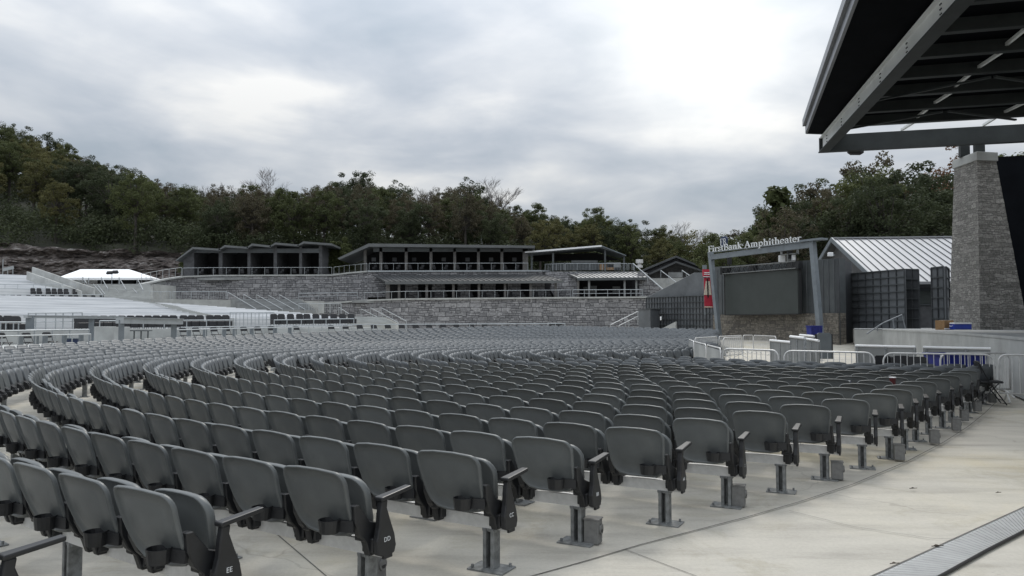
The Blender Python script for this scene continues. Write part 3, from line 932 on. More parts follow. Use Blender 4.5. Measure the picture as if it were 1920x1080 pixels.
# bridging struts parallel to the edge beam, short, in the bays
for c_i, off in enumerate((3.2, 6.6, 10.2, 14.0)):
    for q in range(-1, 9):
        a = far_end + gdir * off + ed * (so_ + q * 2.25) ; b = a + ed * 2.25
        m = MB(); m.bar(zb(a, zT - .08), zb(b, zT - .22 if (q + c_i) % 2 else zT - .08), 0.10, 0.10); m.build('strut', M['beam'] if c_i in (0, 1) else M['joist'], rf)  # strut rows nearest the edge beam coloured as lit, the others as shaded
m = MB()
for (s_, of) in ((so_, 0.2), (so_ + 4.5, 0.3)):
    a = far_end + ed * s_ + gdir * of; m.bar(zb(a, zT - .45), zb(a + gdir * 3.3 + ed * 2.2, zT - .45), 0.10, 0.07)
    a = far_end + ed * (s_ + 0) + gdir * 7; m.bar(zb(a, zT - .45), zb(a - gdir * 3.3 + ed * 2.2, zT - .45), 0.10, 0.07)
m.build('brace', M['joist'], rf)
# outer deck edge
zD = zT + 0.12
oA, oB = at_z(1512, 250, zD), at_z(1606, 0, zD)
od = (oB - oA); od.normalize()
oN = oA + od * 34
# deck slab with the open strip left above the girder
s_open = far_end + ed * (so_ + .05)
m = MB()
deck = [zb(oA, zD), zb(oN, zD), zb(near_end + gdir * 30, zD), zb(s_open + gdir * 30, zD), zb(s_open + gdir * 0.9, zD), zb(far_end + gdir * .9, zD)]
m.prism(deck, (0, 0, 0.22)); fixn(m.build('deck', M['soffit'], rf))
m = MB(); m.bar(zb(oA, zD + .16), zb(oN, zD + .16), 0.10, 0.34); fa_ = m.build('fascia', M['fascia'], rf)
m = MB(); m.bar(zb(oA, zD + .50) - Vector((.10, 0, 0)), zb(oN, zD + .50) - Vector((.10, 0, 0)), 0.16, 0.32); m.build('gutter', M['fascia'], fa_)
m = MB(); m.bar(zb(oA, zD + .10), zb(far_end, zD + .10) + gdir * 0.9, 0.10, 0.24); m.build('end_trim', M['joist'], rf)
# a lamp housing under the girder corner
m = MB(); p = W(1603, 284, 37.5); m.tube([p + Vector((-.35, 0, .0)), p + Vector((-.2, 0, -.04)), p + Vector((.25, 0, -.04)), p + Vector((.4, 0, .0))], [.08, .14, .14, .08], 10)
tag(m.build('roof_lamp', M['black']), 'small black fitting hanging under the corner of the canopy girder', 'lamp')
# black stage curtain at the back
m = MB(); m.wall((W(1853, 400, 41.5).x, 41.5), (50, 34), STZ + .02, zB + .6, 0.3)
tag(m.build('stage_backdrop', M['soffit']), 'tall black backdrop behind the stone pillar on the stage', 'backdrop')

# things on the stage
p = at_z(1771, 618, STZ); Yb = 36.0
bx = W(1771, 618, Yb); bx.z = STZ
t_ = empty('cardboard_box', bx, 'brown cardboard box on the stage beside the blue cool box', 'box')
m = MB(); m.box(bx + Vector((0, 0, .22)), (.56, .5, .44), rz=.35); fixn(m.build('carton', M['card'], t_))
m = MB(); m.box(bx + Vector((-.02, 0, .445)), (.07, .5, .006), rz=.35); m.box(bx + Vector((-.06, -.30, .05)), (.25, .1, .06)); m.build('tape', M['white'], t_)
cx = W(1801, 619, 35.5); cx.z = STZ
t_ = empty('cool_box', cx, 'blue cool box with white lid on the stage at the pillar foot', 'cool box')
m = MB(); m.box(cx + Vector((0, 0, .14)), (.80, .42, .25)); bevel(m.build('body', M['bluec'], t_), .03, 2)
m = MB(); m.box(cx + Vector((0, 0, .30)), (.82, .44, .055)); bevel(m.build('lid', M['white'], t_), .02, 2)
m = MB()
for s_ in (-1, 1): m.tube([cx + Vector((s_ * .41, -.1, .2)), cx + Vector((s_ * .45, -.1, .17)), cx + Vector((s_ * .45, .1, .17)), cx + Vector((s_ * .41, .1, .2))], .012, 6)
m.build('handle', M['white'], t_)
# stage-side handrail
def rail_from(name, pts, r, mat_, lab, cat, posts=(), group=None, extra=()):
    t_ = empty(name, pts[0], lab, cat, group)
    m = MB(); m.tube(pts, r, 6); m.build('top_rail', mat_, t_)
    for e in extra:
        m = MB(); m.tube(e, r * .8, 6); m.build('rail', mat_, t_)
    for (a, b) in posts:
        m = MB(); m.tube([a, b], r, 6); m.build('post', mat_, t_)
    return t_
Ys = 41
rail_from('handrail', [W(1625, 626, Ys), W(1655, 606, Ys), W(1691, 590, Ys), W(1698, 616, Ys)], .035, M['rail'], 'thin sloping handrail at the left end of the stage', 'handrail',
          posts=[(W(1645, 612, Ys), W(1645, 621, Ys)), (W(1674, 598, Ys), W(1677, 617, Ys))])

# ================================================================== ribbed wall, doors and barn right of the screen
def ribbed(name, P, Q, zb0, z1a, z1b, nv_, nh_, lab, cat, mat_=None, th=.08, ribs='rib', group=None, rw=.065):
    P, Q = Vector((P[0], P[1], 0)), Vector((Q[0], Q[1], 0))
    t_ = empty(name, (P.x, P.y, zb0), lab, cat, group)
    m = MB(); m.wall(P, Q, zb0, z1a, th, z1b); fixn(m.build('sheet', mat_ or M['panel'], t_))
    e = (Q - P).normalized(); n = Vector((e.y, -e.x, 0))
    if n.y > 0: n = -n
    m = MB()
    for q in range(nv_ + 1):
        s_ = q / nv_; p = P.lerp(Q, s_); zz_ = z1a + (z1b - z1a) * s_
        m.bar(p + n * rw / 2 + Vector((0, 0, zb0)), p + n * rw / 2 + Vector((0, 0, zz_ - .01)), rw * .8, rw)
    m.build('uprights', M[ribs], t_)
    m = MB()
    for q in range(nh_ + 1):
        s_ = q / nh_; za = zb0 + (z1a - zb0) * s_; zb_ = zb0 + (z1b - zb0) * s_
        m.bar(P + n * (rw * .62) + Vector((0, 0, za)), Q + n * (rw * .62) + Vector((0, 0, zb_)), rw * 1.3, rw * .7)
    m.build('cross_ribs', M['ribl'], t_)
    return t_
a = onl(1597, (0, 49), (10, 49)); b = onl(1697, (0, 44.5), (10, 44.5))
ribbed('ribbed_wall', a, b, STZ, Zr(513, 49), Zr(504.5, 44.5), 7, 8, 'wide dark steel wall of square ribbed panels behind the stage rail', 'panel wall')
a = onl(1698, (0, 45.5), (10, 45.5)); b = onl(1723, (0, 44.8), (10, 44.8))
ribbed('ribbed_door', a, b, STZ, Zr(504.5, 45.5), Zr(505, 44.8), 2, 6, 'narrow dark folded door panel beside the wide ribbed wall', 'door', M['rib'])
a = onl(1747, (0, 44.5), (10, 44.5)); b = onl(1770, (0, 44), (10, 44))
ribbed('ribbed_door', a, b, STZ, Zr(502, 44.5), Zr(499.5, 44), 2, 6, 'tall ribbed steel door leaf standing open left of the stone pillar', 'door')
a = onl(1773, (0, 43.5), (10, 43.5)); b = onl(1779, (0, 45.5), (10, 45.5))
ribbed('ribbed_door', a, b, STZ, Zr(500, 43.5), Zr(500, 43.5), 1, 6, 'thin dark door leaf edge against the left side of the pillar', 'door')
# barn
bn = empty('barn', (26, 60, 0), 'grey barn with big pale standing seam metal roof behind the ribbed wall', 'building')
rA, rB = W(1562, 448, 60), W(1800, 442, 56)
eA_, eB_ = W(1655, 519, 50), W(1810, 529.5, 50)
e_far = W(1690, 530, 50)
zE = eB_.z
ridge_a, ridge_b = rA, Vector((rA.x + 24, rA.y - 2.6, rA.z))
hd = (ridge_b - ridge_a); hd.z = 0; hd.normalize()
pn = Vector((hd.y, -hd.x, 0))
if pn.y > 0: pn = -pn
run = 9.6; drop = rA.z - Zr(529, 51)
fa0 = rA + pn * run - Vector((0, 0, drop)); fb0 = ridge_b + pn * run - Vector((0, 0, drop))
m = MB(); m.prism([ridge_a, ridge_b, fb0, fa0], (0, 0, -.18)); rfm = fixn(m.build('roof', M['roofw'], bn))
bk = rA - pn * run - Vector((0, 0, drop))
m = MB(); m.prism([ridge_a, ridge_b, ridge_b - pn * run - Vector((0, 0, drop)), bk], (0, 0, -.18)); fixn(m.build('roof', M['roofd'], bn))
m = MB(); nS = 42
for q in range(nS):
    o_ = hd * (0.25 + q * 0.555)
    m.bar(ridge_a + o_ + Vector((0, 0, .045)), fa0 + o_ + Vector((0, 0, .045)), .045, .06)
m.build('seams', M['seam'], rfm)
m = MB(); m.bar(ridge_a - hd * .05 + Vector((0, 0, .06)), ridge_b + Vector((0, 0, .06)), .35, .10); m.build('ridge_cap', M['roofw'], rfm)
m = MB(); m.bar(ridge_a - hd * .12 + Vector((0, 0, -.05)), fa0 - hd * .12 + Vector((0, 0, -.05)), .10, .34); m.bar(ridge_a - hd * .12 + Vector((0, 0, -.05)), bk - hd * .12 + Vector((0, 0, -.05)), .10, .34); m.build('barge_board', M['steel'], bn)
wi = 0.7
ga, gb = fa0 + hd * .5 - pn * wi, bk + hd * .5 + pn * wi
m = MB(); m.prism([Vector((ga.x, ga.y, 0)), Vector((gb.x, gb.y, 0)), zb(gb, gb.z + .3), ridge_a + hd * .5 - Vector((0, 0, .25)), zb(ga, ga.z + .3)], hd * .2); fixn(m.build('gable_wall', M['wood'], bn))
fbw = fb0 - pn * wi
m = MB(); m.wall(ga, fbw, 0, ga.z + .25, .2); fixn(m.build('wall', M['wood'], bn))
pw = onl(1741, (ga.x, ga.y), (fbw.x, fbw.y), 560)
m = MB(); m.box(pw + Vector((0, -.06, .1)), (2.0, .1, .85), rz=math.atan2(hd.y, hd.x)); wn = m.build('window', M['led'], bn)
m = MB(); m.box(pw + Vector((0, -.1, .1)), (2.2, .06, 1.05), rz=math.atan2(hd.y, hd.x)); m2 = m.build('frame', M['steeld'], wn); m2.location = (0, .06, 0)
p = W(1557, 477, 52)
t_ = empty('floodlight', p, 'small white floodlight on the wall below the barn gable', 'floodlight')
m = MB(); m.box(p, (.32, .25, .26)); bevel(m.build('housing', M['white'], t_), .03, 2)
m = MB(); m.box(p + Vector((.22, .02, -.03)), (.16, .1, .08)); m.build('bracket', M['steel'], t_)

# ================================================================== screen frame with name sign
LT, LB = W(1328, 474, 55), W(1345, 634, 54.2)
RT, RB = W(1518, 451, 47.2), W(1535, 634, 46.4)
fx = Vector((RT.x - LT.x, RT.y - LT.y, 0)).normalized(); fn = Vector((-fx.y, fx.x, 0))
if fn.y < 0: fn = -fn
ft = empty('screen_portal', LB, 'leaning grey steel portal frame around the video screen', 'frame')
def post(T, B, wd, name):
    B2 = T + (B - T) * ((T.z - 0.0) / (T.z - B.z)) if B.z > 0 else B
    m = MB(); m.bar(T + Vector((0, 0, .05)), B2, wd, wd * 1.1, up=fn); return m.build(name, M['steel'], ft)
pa = post(LT + fx * .22, LB + fx * .2, .27, 'post'); pb = post(RT + fx * .2, RB + fx * .15, .29, 'post')
zTop = LT.z
hb_ = .36
m = MB(); a = Vector((LT.x, LT.y, zTop - .34)) + fx * .2; b = Vector((RT.x, RT.y, RT.z - .26)) + fx * .1
m.bar(a, b, .28, hb_); m.build('crossbeam', M['steel'], ft)
m = MB(); c_ = Vector((RT.x, RT.y, RT.z)) + fx * .1; m.bar(c_ - fx * .6, c_ + fx * 1.0, .6, .12); m.build('cap_plate', M['steel'], ft)

# lettering: strokes with serifs
def arc(cx0, cy0, rx, ry, a0, a1, n=10):
    return [(cx0 + rx * math.cos(R(a0 + (a1 - a0) * i / n)), cy0 + ry * math.sin(R(a0 + (a1 - a0) * i / n))) for i in range(n + 1)]
K, T_ = .105, .042
def V(x, y0, y1, s0=1, s1=1, w_=K):
    o = [([(x, y0), (x, y1)], w_)]
    if s0: o.append(([(x - .11, y0 + .018), (x + .11, y0 + .018)], .036))
    if s1: o.append(([(x - .11, y1 - .018), (x + (.02 if s1 == 2 else .11), y1 - .018)], .036))
    return o
GL = {
 'F': (.50, V(.15, 0, .7) + [([(.1, .68), (.47, .68)], .045), ([(.46, .70), (.46, .55)], .035), ([(.15, .37), (.38, .37)], .042), ([(.38, .44), (.38, .30)], .03)]),
 'i': (.28, V(.14, 0, .46, 1, 2) + [([(.09, .63), (.19, .63)], .10)]),
 'r': (.38, V(.13, 0, .46, 1, 2) + [(arc(.29, .30, .15, .15, 150, 60, 6), .055), ([(.31, .42), (.37, .42)], .09)]),
 's': (.36, [(arc(.18, .345, .115, .105, 30, 250, 9) + arc(.18, .12, .12, .11, 70, -160, 9), .062), ([(.30, .45), (.30, .34)], .03), ([(.05, .15), (.05, .02)], .03)]),
 't': (.31, [([(.14, .07), (.14, .60)], .085), ([(.03, .445), (.28, .445)], .042), (arc(.22, .09, .085, .075, 190, 300, 6), .05)]),
 'B': (.56, V(.15, 0, .7) + [(arc(.27, .53, .19, .15, 90, -90, 10), .06), (arc(.29, .19, .22, .18, 90, -90, 10), .075), ([(.12, .68), (.28, .68)], .045), ([(.12, .37), (.3, .37)], .042), ([(.12, .02), (.3, .02)], .045)]),
 'a': (.44, [(arc(.20, .33, .13, .12, 160, 20, 8) + [(.325, .10)], .075), ([(.325, .1), (.36, .03), (.42, .035)], .05), (arc(.20, .13, .13, .12, 80, 320, 10), .06), ([(.2, .25), (.33, .27)], .045)]),
 'n': (.54, V(.14, 0, .46, 1, 2) + V(.41, 0, .34, 1, 0) + [(arc(.275, .31, .135, .135, 160, 0, 8), .06)]),
 'k': (.52, V(.14, 0, .73, 1, 2) + [([(.16, .22), (.38, .44)], .045), ([(.30, .46), (.47, .46)], .036), ([(.22, .28), (.42, .03)], .085), ([(.34, .018), (.52, .018)], .036)]),
 'A': (.66, [([(.10, .02), (.33, .71)], .045), ([(.31, .71), (.56, .02)], .095), ([(.2, .24), (.46, .24)], .04), ([(.0, .018), (.2, .018)], .036), ([(.43, .018), (.66, .018)], .036)]),
 'm': (.80, V(.14, 0, .46, 1, 2) + V(.40, 0, .34, 1, 0) + V(.66, 0, .34, 1, 0) + [(arc(.27, .31, .13, .135, 160, 0, 8), .06), (arc(.53, .31, .13, .135, 165, 0, 8), .06)]),
 'p': (.52, V(.14, -.22, .46, 1, 2) + [(arc(.29, .23, .155, .215, 130, -130, 14), .07)]),
 'h': (.54, V(.14, 0, .73, 1, 2) + V(.41, 0, .34, 1, 0) + [(arc(.275, .31, .135, .135, 160, 0, 8), .06)]),
 'e': (.44, [(arc(.22, .23, .165, .21, 5, 320, 16), .062), ([(.07, .25), (.38, .25)], .038)]),
}
def stroke_text(m, body, o0, ux, uz, un, size, depth, track=1.0):
    x = 0
    for ch in body:
        if ch == ' ': x += .26; continue
        adv, ss = GL[ch]
        for pts, w_ in ss:
            for (ax, ay), (bx_, by) in zip(pts[:-1], pts[1:]):
                a = o0 + ux * ((x + ax) * size) + uz * (ay * size); b = o0 + ux * ((x + bx_) * size) + uz * (by * size)
                d = (b - a)
                if d.length < 1e-6: continue
                d.normalize(); sd_ = d.cross(un).normalized() * (w_ * size / 2); ext = d * (w_ * size * .12)
                m.prism([a - sd_ - ext, b - sd_ + ext, b + sd_ + ext, a + sd_ - ext], un * depth)
        x += adv * track
    return x
body = 'FirstBank Amphitheater'
tot = sum(.26 if c == ' ' else GL[c][0] for c in body)
# the sign line seen from (1334,474) to (1507,452) : follows the top of the crossbeam
s0p = onl(1333, (LT.x, LT.y), (RT.x, RT.y), 473.5); s1p = onl(1508, (LT.x, LT.y), (RT.x, RT.y), 453)
ux = (s1p - s0p); Ltot = ux.length; ux.normalize(); uz = Vector((0, 0, 1))
size = Ltot / tot
sg = empty('name_sign', s0p, 'white serif letters spelling the venue name along the portal crossbeam', 'sign')
m = MB(); m.bar(s0p - fn * .25 - Vector((0, 0, .03)), s1p - fn * .25 - Vector((0, 0, .03)), .05, .05); m.build('mounting_bar', M['steel'], sg)
x = 0
for ch in body:
    if ch == ' ': x += .26; continue
    m = MB(); vsz = size * .74
    adv, ss = GL[ch]
    o0 = s0p - fn * .30 + ux * (x * size)
    for pts, w_ in ss:
        for (ax, ay), (bx_, by) in zip(pts[:-1], pts[1:]):
            a = o0 + ux * (ax * size) + uz * (ay * vsz); b = o0 + ux * (bx_ * size) + uz * (by * vsz)
            d = (b - a); d.normalize(); sd_ = d.cross(fn).normalized() * (w_ * .8 * size / 2)
            m.prism([a - sd_, b - sd_, b + sd_, a + sd_], fn * .06)
    fixn(m.build('letter', M['letter'], sg)); x += adv
# square emblem with two letters
ep_ = onl(1354, (LT.x, LT.y), (RT.x, RT.y), 454) + fn * .1
t_ = empty('emblem', ep_, 'small dark blue square emblem with pale F and B above the sign letters', 'emblem')
hw_ = .34
m = MB(); m.prism([ep_ + fx * sx_ * hw_ * k2 + Vector((0, 0, z_)) for sx_, z_, k2 in ((-1, -.34, .8), (1, -.34, .8), (1, .26, 1), (.55, .40, 1), (-.55, .40, 1), (-1, .26, 1))], fn * .12); fixn(m.build('plate', M['navy'], t_))
m = MB()
for ch, ox in (('F', -.29), ('B', .0)):
    adv, ss = GL[ch]
    for pts, w_ in ss:
        for (ax, ay), (bx_, by) in zip(pts[:-1], pts[1:]):
            a = ep_ - fn * .03 + fx * (ox + ax * .52) + uz * (ay * .72 - .24); b = ep_ - fn * .03 + fx * (ox + bx_ * .52) + uz * (by * .72 - .24)
            d = (b - a); d.normalize(); sd_ = d.cross(fn).normalized() * (w_ * .52 / 2)
            m.prism([a - sd_, b - sd_, b + sd_, a + sd_], fn * .02)
fixn(m.build('letters', M['letter'], t_))

# the wall behind the screen
wP, wQ = Vector((LT.x, LT.y, 0)) + fn * 1.5, Vector((RT.x, RT.y, 0)) + fn * 1.5
w0 = onl(1338, wP, wQ, 510); w1 = onl(1572, wP, wQ, 486)
ws = empty('screen_wall', (w0.x, w0.y, 0), 'dark grey clad wall behind the video screen standing on a stone base', 'wall')
w0t = onl(1345, wP, wQ, 500); w1t = onl(1572, wP, wQ, 484)
zbase = onl(1480, wP, wQ, 588).z
m = MB(); m.wall(w0, w1, zbase, w0t.z, .6, w1t.z); fixn(m.build('cladding', M['steeld'], ws))
m = MB(); e_ = (Vector((w1.x, w1.y, 0)) - Vector((w0.x, w0.y, 0))).normalized()
for q in range(30):
    p = Vector((w0.x, w0.y, 0)) + e_ * (q * .42)
    if (p - Vector((w0.x, w0.y, 0))).length > (Vector((w1.x, w1.y, 0)) - Vector((w0.x, w0.y, 0))).length: break
    m.bar(p - fn * .02 + Vector((0, 0, zbase)), p - fn * .02 + Vector((0, 0, min(w0t.z, w1t.z) - .05)), .04, .05)
m.build('battens', M['panel'], ws)
m = MB(); m.wall(w0 - fn * .12, w1 - fn * .12, 0, zbase - .01, .7); fixn(m.build('stone_base', M['bstone'], ws))
# returning side of the wall
w2 = Vector((onl(1598, (0, 49), (10, 49)).x, 49, 0))
m = MB(); m.wall(Vector((w1.x, w1.y, 0)) + e_ * .03, w2, 0, w1t.z, .2, w1t.z - .1); fixn(m.build('side_cladding', M['rib'], ws))

# screen
sP, sQ = Vector((LT.x, LT.y, 0)) + fn * .75, Vector((RT.x, RT.y, 0)) + fn * .75
a_ = onl(1359, sP, sQ, 514); b_ = onl(1497, sP, sQ, 505); c_ = onl(1360, sP, sQ, 592); d_ = onl(1497, sP, sQ, 587)
t_ = empty('video_screen', (a_.x, a_.y, (c_.z + d_.z) / 2), 'large blank dark video screen hung inside the steel portal', 'screen')
zs0 = (c_.z + d_.z) / 2; zs1 = (a_.z + b_.z) / 2
m = MB(); m.wall(a_, b_, zs0, zs1, .18); fixn(m.build('display', M['led'], t_))
m = MB()
for z_ in (zs0, zs1): m.bar(zb(a_, z_) + fn * .09, zb(b_, z_) + fn * .09, .24, .05)
for p in (a_, b_): m.bar(zb(p, zs0) + fn * .09, zb(p, zs1) + fn * .09, .24, .05)
m.build('bezel', M['black'], t_)
# truss over the screen
ta, tb = onl(1358, sP, sQ, 508), onl(1496, sP, sQ, 498)
t_ = empty('truss', ta, 'black lattice truss with dark hoists above the video screen', 'truss')
z0_, z1_ = ta.z - .22, ta.z + .22
m = MB()
for z_ in (z0_, z1_):
    for o_ in (-.2, .2): m.tube([zb(ta, z_) + fn * o_, zb(tb, z_) + fn * o_], .035, 6)
m.build('chords', M['galvd'], t_)
m = MB(); nn = 22
for q in range(nn):
    p = Vector(ta).lerp(Vector(tb), q / nn); p2 = Vector(ta).lerp(Vector(tb), (q + 1) / nn)
    za, zb_ = (z0_, z1_) if q % 2 else (z1_, z0_)
    for o_ in (-.2, .2): m.tube([zb(p, za) + fn * o_, zb(p2, zb_) + fn * o_], .02, 5)
m.build('lacing', M['black'], t_)
m = MB()
for s_ in (0.0, .04, .42, .93, 1.0):
    p = Vector(ta).lerp(Vector(tb), s_); m = MB(); m.box(zb(p, (z0_ + z1_) / 2), (.42, .4, .5), rz=math.atan2(fx.y, fx.x)); m.build('hoist', M['black'], t_)
pass
for s_, top in ((.08, 7.0), (.90, 7.0)):
    p = Vector(ta).lerp(Vector(tb), s_); m = MB(); m.tube([zb(p, z1_), zb(p, LT.z - .5)], .03, 6); m.box(zb(p, z1_ + .45), (.26, .26, .5)); m.build('chain', M['black'], t_)
for n_, (u, v, ww, hh, lab) in enumerate([(1466, 485, .24, .42, 'left of the two pale light boxes above the screen truss'), (1488, 483, .26, .36, 'right of the two pale light boxes above the screen truss')]):
    p = onl(u, sP, sQ, v); t_ = empty('light_fixture', p, lab, 'light fixture', 'light boxes over the truss')
    m = MB(); m.box(p, (ww * (1.6 if n_ == 0 else .7), .2, hh)); m.build('panel', M['white'], t_); m = MB(); m.box(p + Vector((.14, .12, 0)), (.12, .1, hh * 1.3)); m.build('yoke', M['black'], t_)
p = onl(1480, sP, sQ, 470); t_ = empty('hanging_frame', p, 'small dark cage frame under the portal crossbeam at right', 'frame')
m = MB()
for q in (-1, 1):
    m.box(p + fx * (.65 * q), (.05, .3, .5)); m.box(p + Vector((0, 0, .23 * q)), (1.3, .3, .05), rz=math.atan2(fx.y, fx.x))
m.box(p + Vector((0, 0, -.45)), (.3, .25, .5)); m.build('cage', M['galvd'], t_)

# red banner left of the portal
bP = W(1325, 540, 57)
t_ = empty('banner', W(1326, 577, 57), 'red banner with pale cream shapes hanging left of the steel portal', 'banner')
m = MB(); q_ = [W(1320, 521, 57), W(1338, 521, 57), W(1341, 577, 57), W(1321, 577, 57)]; m.prism(q_, (0, .06, 0)); fixn(m.build('cloth', M['red'], t_))
m = MB()
m.prism([W(1323.5, 527, 56.96), W(1331, 527, 56.96), W(1334, 553, 56.96), W(1319.8, 553, 56.96)], (0, .03, 0))
m.prism([W(1321, 574.5, 56.96), W(1336, 574.5, 56.96), W(1336, 576.5, 56.96), W(1321, 576.5, 56.96)], (0, .03, 0)); fixn(m.build('print', M['cream'], t_))
m = MB(); m.prism([W(1325.3, 523, 56.93), W(1327.6, 523, 56.93), W(1329, 558, 56.93), W(1326.6, 558, 56.93)], (0, .02, 0)); fixn(m.build('dark_stripe', M['black'], t_))
m = MB(); m.prism([W(1318, 505, 56.9), W(1333, 505, 56.9), W(1333, 520, 56.9), W(1319, 519, 56.9)], (0, .25, 0)); hd_ = fixn(m.build('header_box', M['red'], t_))
m = MB()
for v0 in (510.5, 513.5): m.prism([W(1320, v0, 56.87), W(1331, v0, 56.87), W(1331, v0 + 1.3, 56.87), W(1320, v0 + 1.3, 56.87)], (0, .02, 0))
m.prism([W(1319, 518, 56.87), W(1331, 518, 56.87), W(1331, 519, 56.87), W(1319, 519, 56.87)], (0, .02, 0)); fixn(m.build('stripes', M['white'], hd_))
m = MB(); m.box(W(1321, 501, 57), (.28, .2, .3)); m.tube([W(1321, 500, 57), W(1322, 590, 57.3)], .05, 6); m.build('bracket', M['steel'], t_)

# ================================================================== ribbed wall and slab left of the portal
a = onl(1212, (0, 72), (10, 72)); b = onl(1350, (0, 62), (10, 62))
ribbed('ribbed_wall', a, b, 0, Zr(558, 72), Zr(553, 62), 24, 8, 'long dark ribbed steel wall in front of the stone terrace wall', 'panel wall', rw=.08)
m = MB(); A_, B2_ = onl(1214, (0, 72.6), (10, 72.6)), onl(1350, (0, 62.6), (10, 62.6))
m.prism([zb(A_, Zr(560, 72.6)), zb(onl(1218, A_, B2_), Zr(555, 72.6)), zb(onl(1303, A_, B2_), onl(1303, A_, B2_, 511).z), zb(B2_, onl(1345, A_, B2_, 511).z), zb(B2_, Zr(556, 62.6))], (0, .25, 0))
tag(fixn(m.build('stair_screen', M['panel'])), 'plain dark grey sloping panel screen rising above the ribbed wall', 'panel')
p = W(1223, 620, 68)
t_ = empty('equipment_housing', (p.x, 68, .5), 'dark grey windowless cabinet standing before the ribbed wall', 'cabinet')
m = MB(); ph = Zr(581, 68)
cA, cB, cC = onl(1197, (0, 68), (10, 68)), onl(1219, (0, 66.6), (10, 66.6)), onl(1236, (0, 69), (10, 69))
m.prism([Vector((cA.x, 68, .2)), Vector((cB.x, 66.6, .2)), Vector((cC.x, 69, .2)), Vector((cA.x + .6, 70.5, .2))], (0, 0, ph - .2)); fixn(m.build('box', M['panel'], t_))
m = MB(); m.prism([Vector((cA.x, 68, ph)) + Vector((-.05, -.05, 0)), Vector((cB.x, 66.5, ph)), Vector((cC.x + .06, 69, ph)), Vector((cA.x + .6, 70.6, ph))], (0, 0, .06)); fixn(m.build('lid', M['rib'], t_))
p = W(1239, 597, 65.5); m = MB(); m.box(p, (.12, .06, .3)); bevel(m.build('wall_lamp', M['white']), .02, 1)
tag(bpy.data.objects['wall_lamp'], 'tiny white wall lamp on the dark ribbed wall', 'lamp')
m = MB(); m.wall((W(1236, 600, 66).x, 66.2), (W(1262, 600, 66).x, 65), .3, Zr(619, 66), .2, Zr(603, 66))
tag(fixn(m.build('ramp_wall', M['conc'])), 'low pale wedge of ramp wall beside the dark cabinet', 'wall')
#SECTION3
# ================================================================== crowd barriers round the pit
def barrier(P, Q, lab, hz=1.0, sheet=False, z0=0.0, foot=True):
    P = Vector((P[0], P[1], z0)); Q = Vector((Q[0], Q[1], z0)); Lr = (Q - P).length; e = (Q - P) / Lr
    n = Vector((-e.y, e.x, 0))
    t_ = empty('crowd_barrier', P, lab, 'barrier', 'steel crowd barriers round the pit')
    u3 = Vector((0, 0, 1)); rr = min(.18, Lr * .1)
    g_ = Lr * .02
    pts = [P + e * g_ + u3 * .18, P + e * g_ + u3 * (hz - rr)]
    for q in range(1, 6):
        a = q / 5 * math.pi / 2; pts.append(P + e * (g_ + rr * (1 - math.cos(a))) + u3 * (hz - rr + rr * math.sin(a)))
    for q in range(0, 6):
        a = q / 5 * math.pi / 2; pts.append(P + e * (Lr - g_ - rr + rr * math.sin(a)) + u3 * (hz - rr + rr * math.cos(a)))
    pts += [Q - e * g_ + u3 * .18, P + e * g_ + u3 * .18]
    m = MB(); m.tube(pts, .021, 6); fr_ = m.build('frame', M['alu'], t_, smooth=True)
    if sheet:
        m = MB(); m.prism([P + e * g_ + u3 * .2, Q - e * g_ + u3 * .2, Q - e * (g_ + .02) + u3 * (hz - .05), P + e * (g_ + .02) + u3 * (hz - .05)], n * .01); fixn(m.build('sheet', M['conc'], t_))
    else:
        m = MB(); nb_ = int(Lr / .125)
        for q in range(1, nb_):
            p = P + e * (Lr * q / nb_); m.tube([p + u3 * .18, p + u3 * (hz - .01)], .0085, 4, cap=False)
        m.build('bars', M['alu'], t_)
    if foot:
        for s_ in (.12, .88):
            p = P + e * (Lr * s_); m = MB(); m.tube([p - n * .32 + u3 * .02, p - n * .05 + u3 * .16, p + n * .05 + u3 * .16, p + n * .32 + u3 * .02], .018, 6); m.build('foot', M['alu'], t_)
    return t_
BH = 0.98
def bp(u, v): p = at_z(u, v, BH); return (p.x, p.y)
names = [((2010, 667), (1870, 665), 'crowd barrier running out of the picture at the right edge', 0), ((1895, 661.5), (1760, 662.5), 'crowd barrier overlapping behind the blue bin at right', 0),
         ((1868, 665), (1652, 661.8), 'barred crowd barrier in front of the big blue bin', 0), ((1643, 661.5), (1467, 657.5), 'barred crowd barrier between the bin barrier and the white sheeted panels', 0),
         ((1462, 657.2), (1353, 653.6), 'barred crowd barrier meeting the sheeted corner of the pit', 0), ((1352, 653.4), (1325, 646.5), 'sheeted crowd barrier, nearest at the left corner of the pit', 1),
         ((1324, 646), (1302, 640.5), 'sheeted crowd barrier, middle one at the left corner of the pit', 1), ((1301, 640), (1292, 636.5), 'sheeted crowd barrier, farthest at the left corner of the pit', 1),
         ((1302, 633.8), (1345, 631.2), 'small far barrier nearest the left portal post', 0), ((1347, 631), (1392, 628.8), 'far barrier below the left side of the stone base', 0),
         ((1355, 633.5), (1392, 632), 'far barrier standing one step in front of its neighbours', 0), ((1412, 628.5), (1456, 630.5), 'far barrier below the middle of the stone base', 0),
         ((1393, 628.7), (1412, 628.3), 'short far barrier closing the gap below the screen', 0)]
for (a, b, lab, sh) in names: barrier(bp(*a), bp(*b), lab, BH, bool(sh))
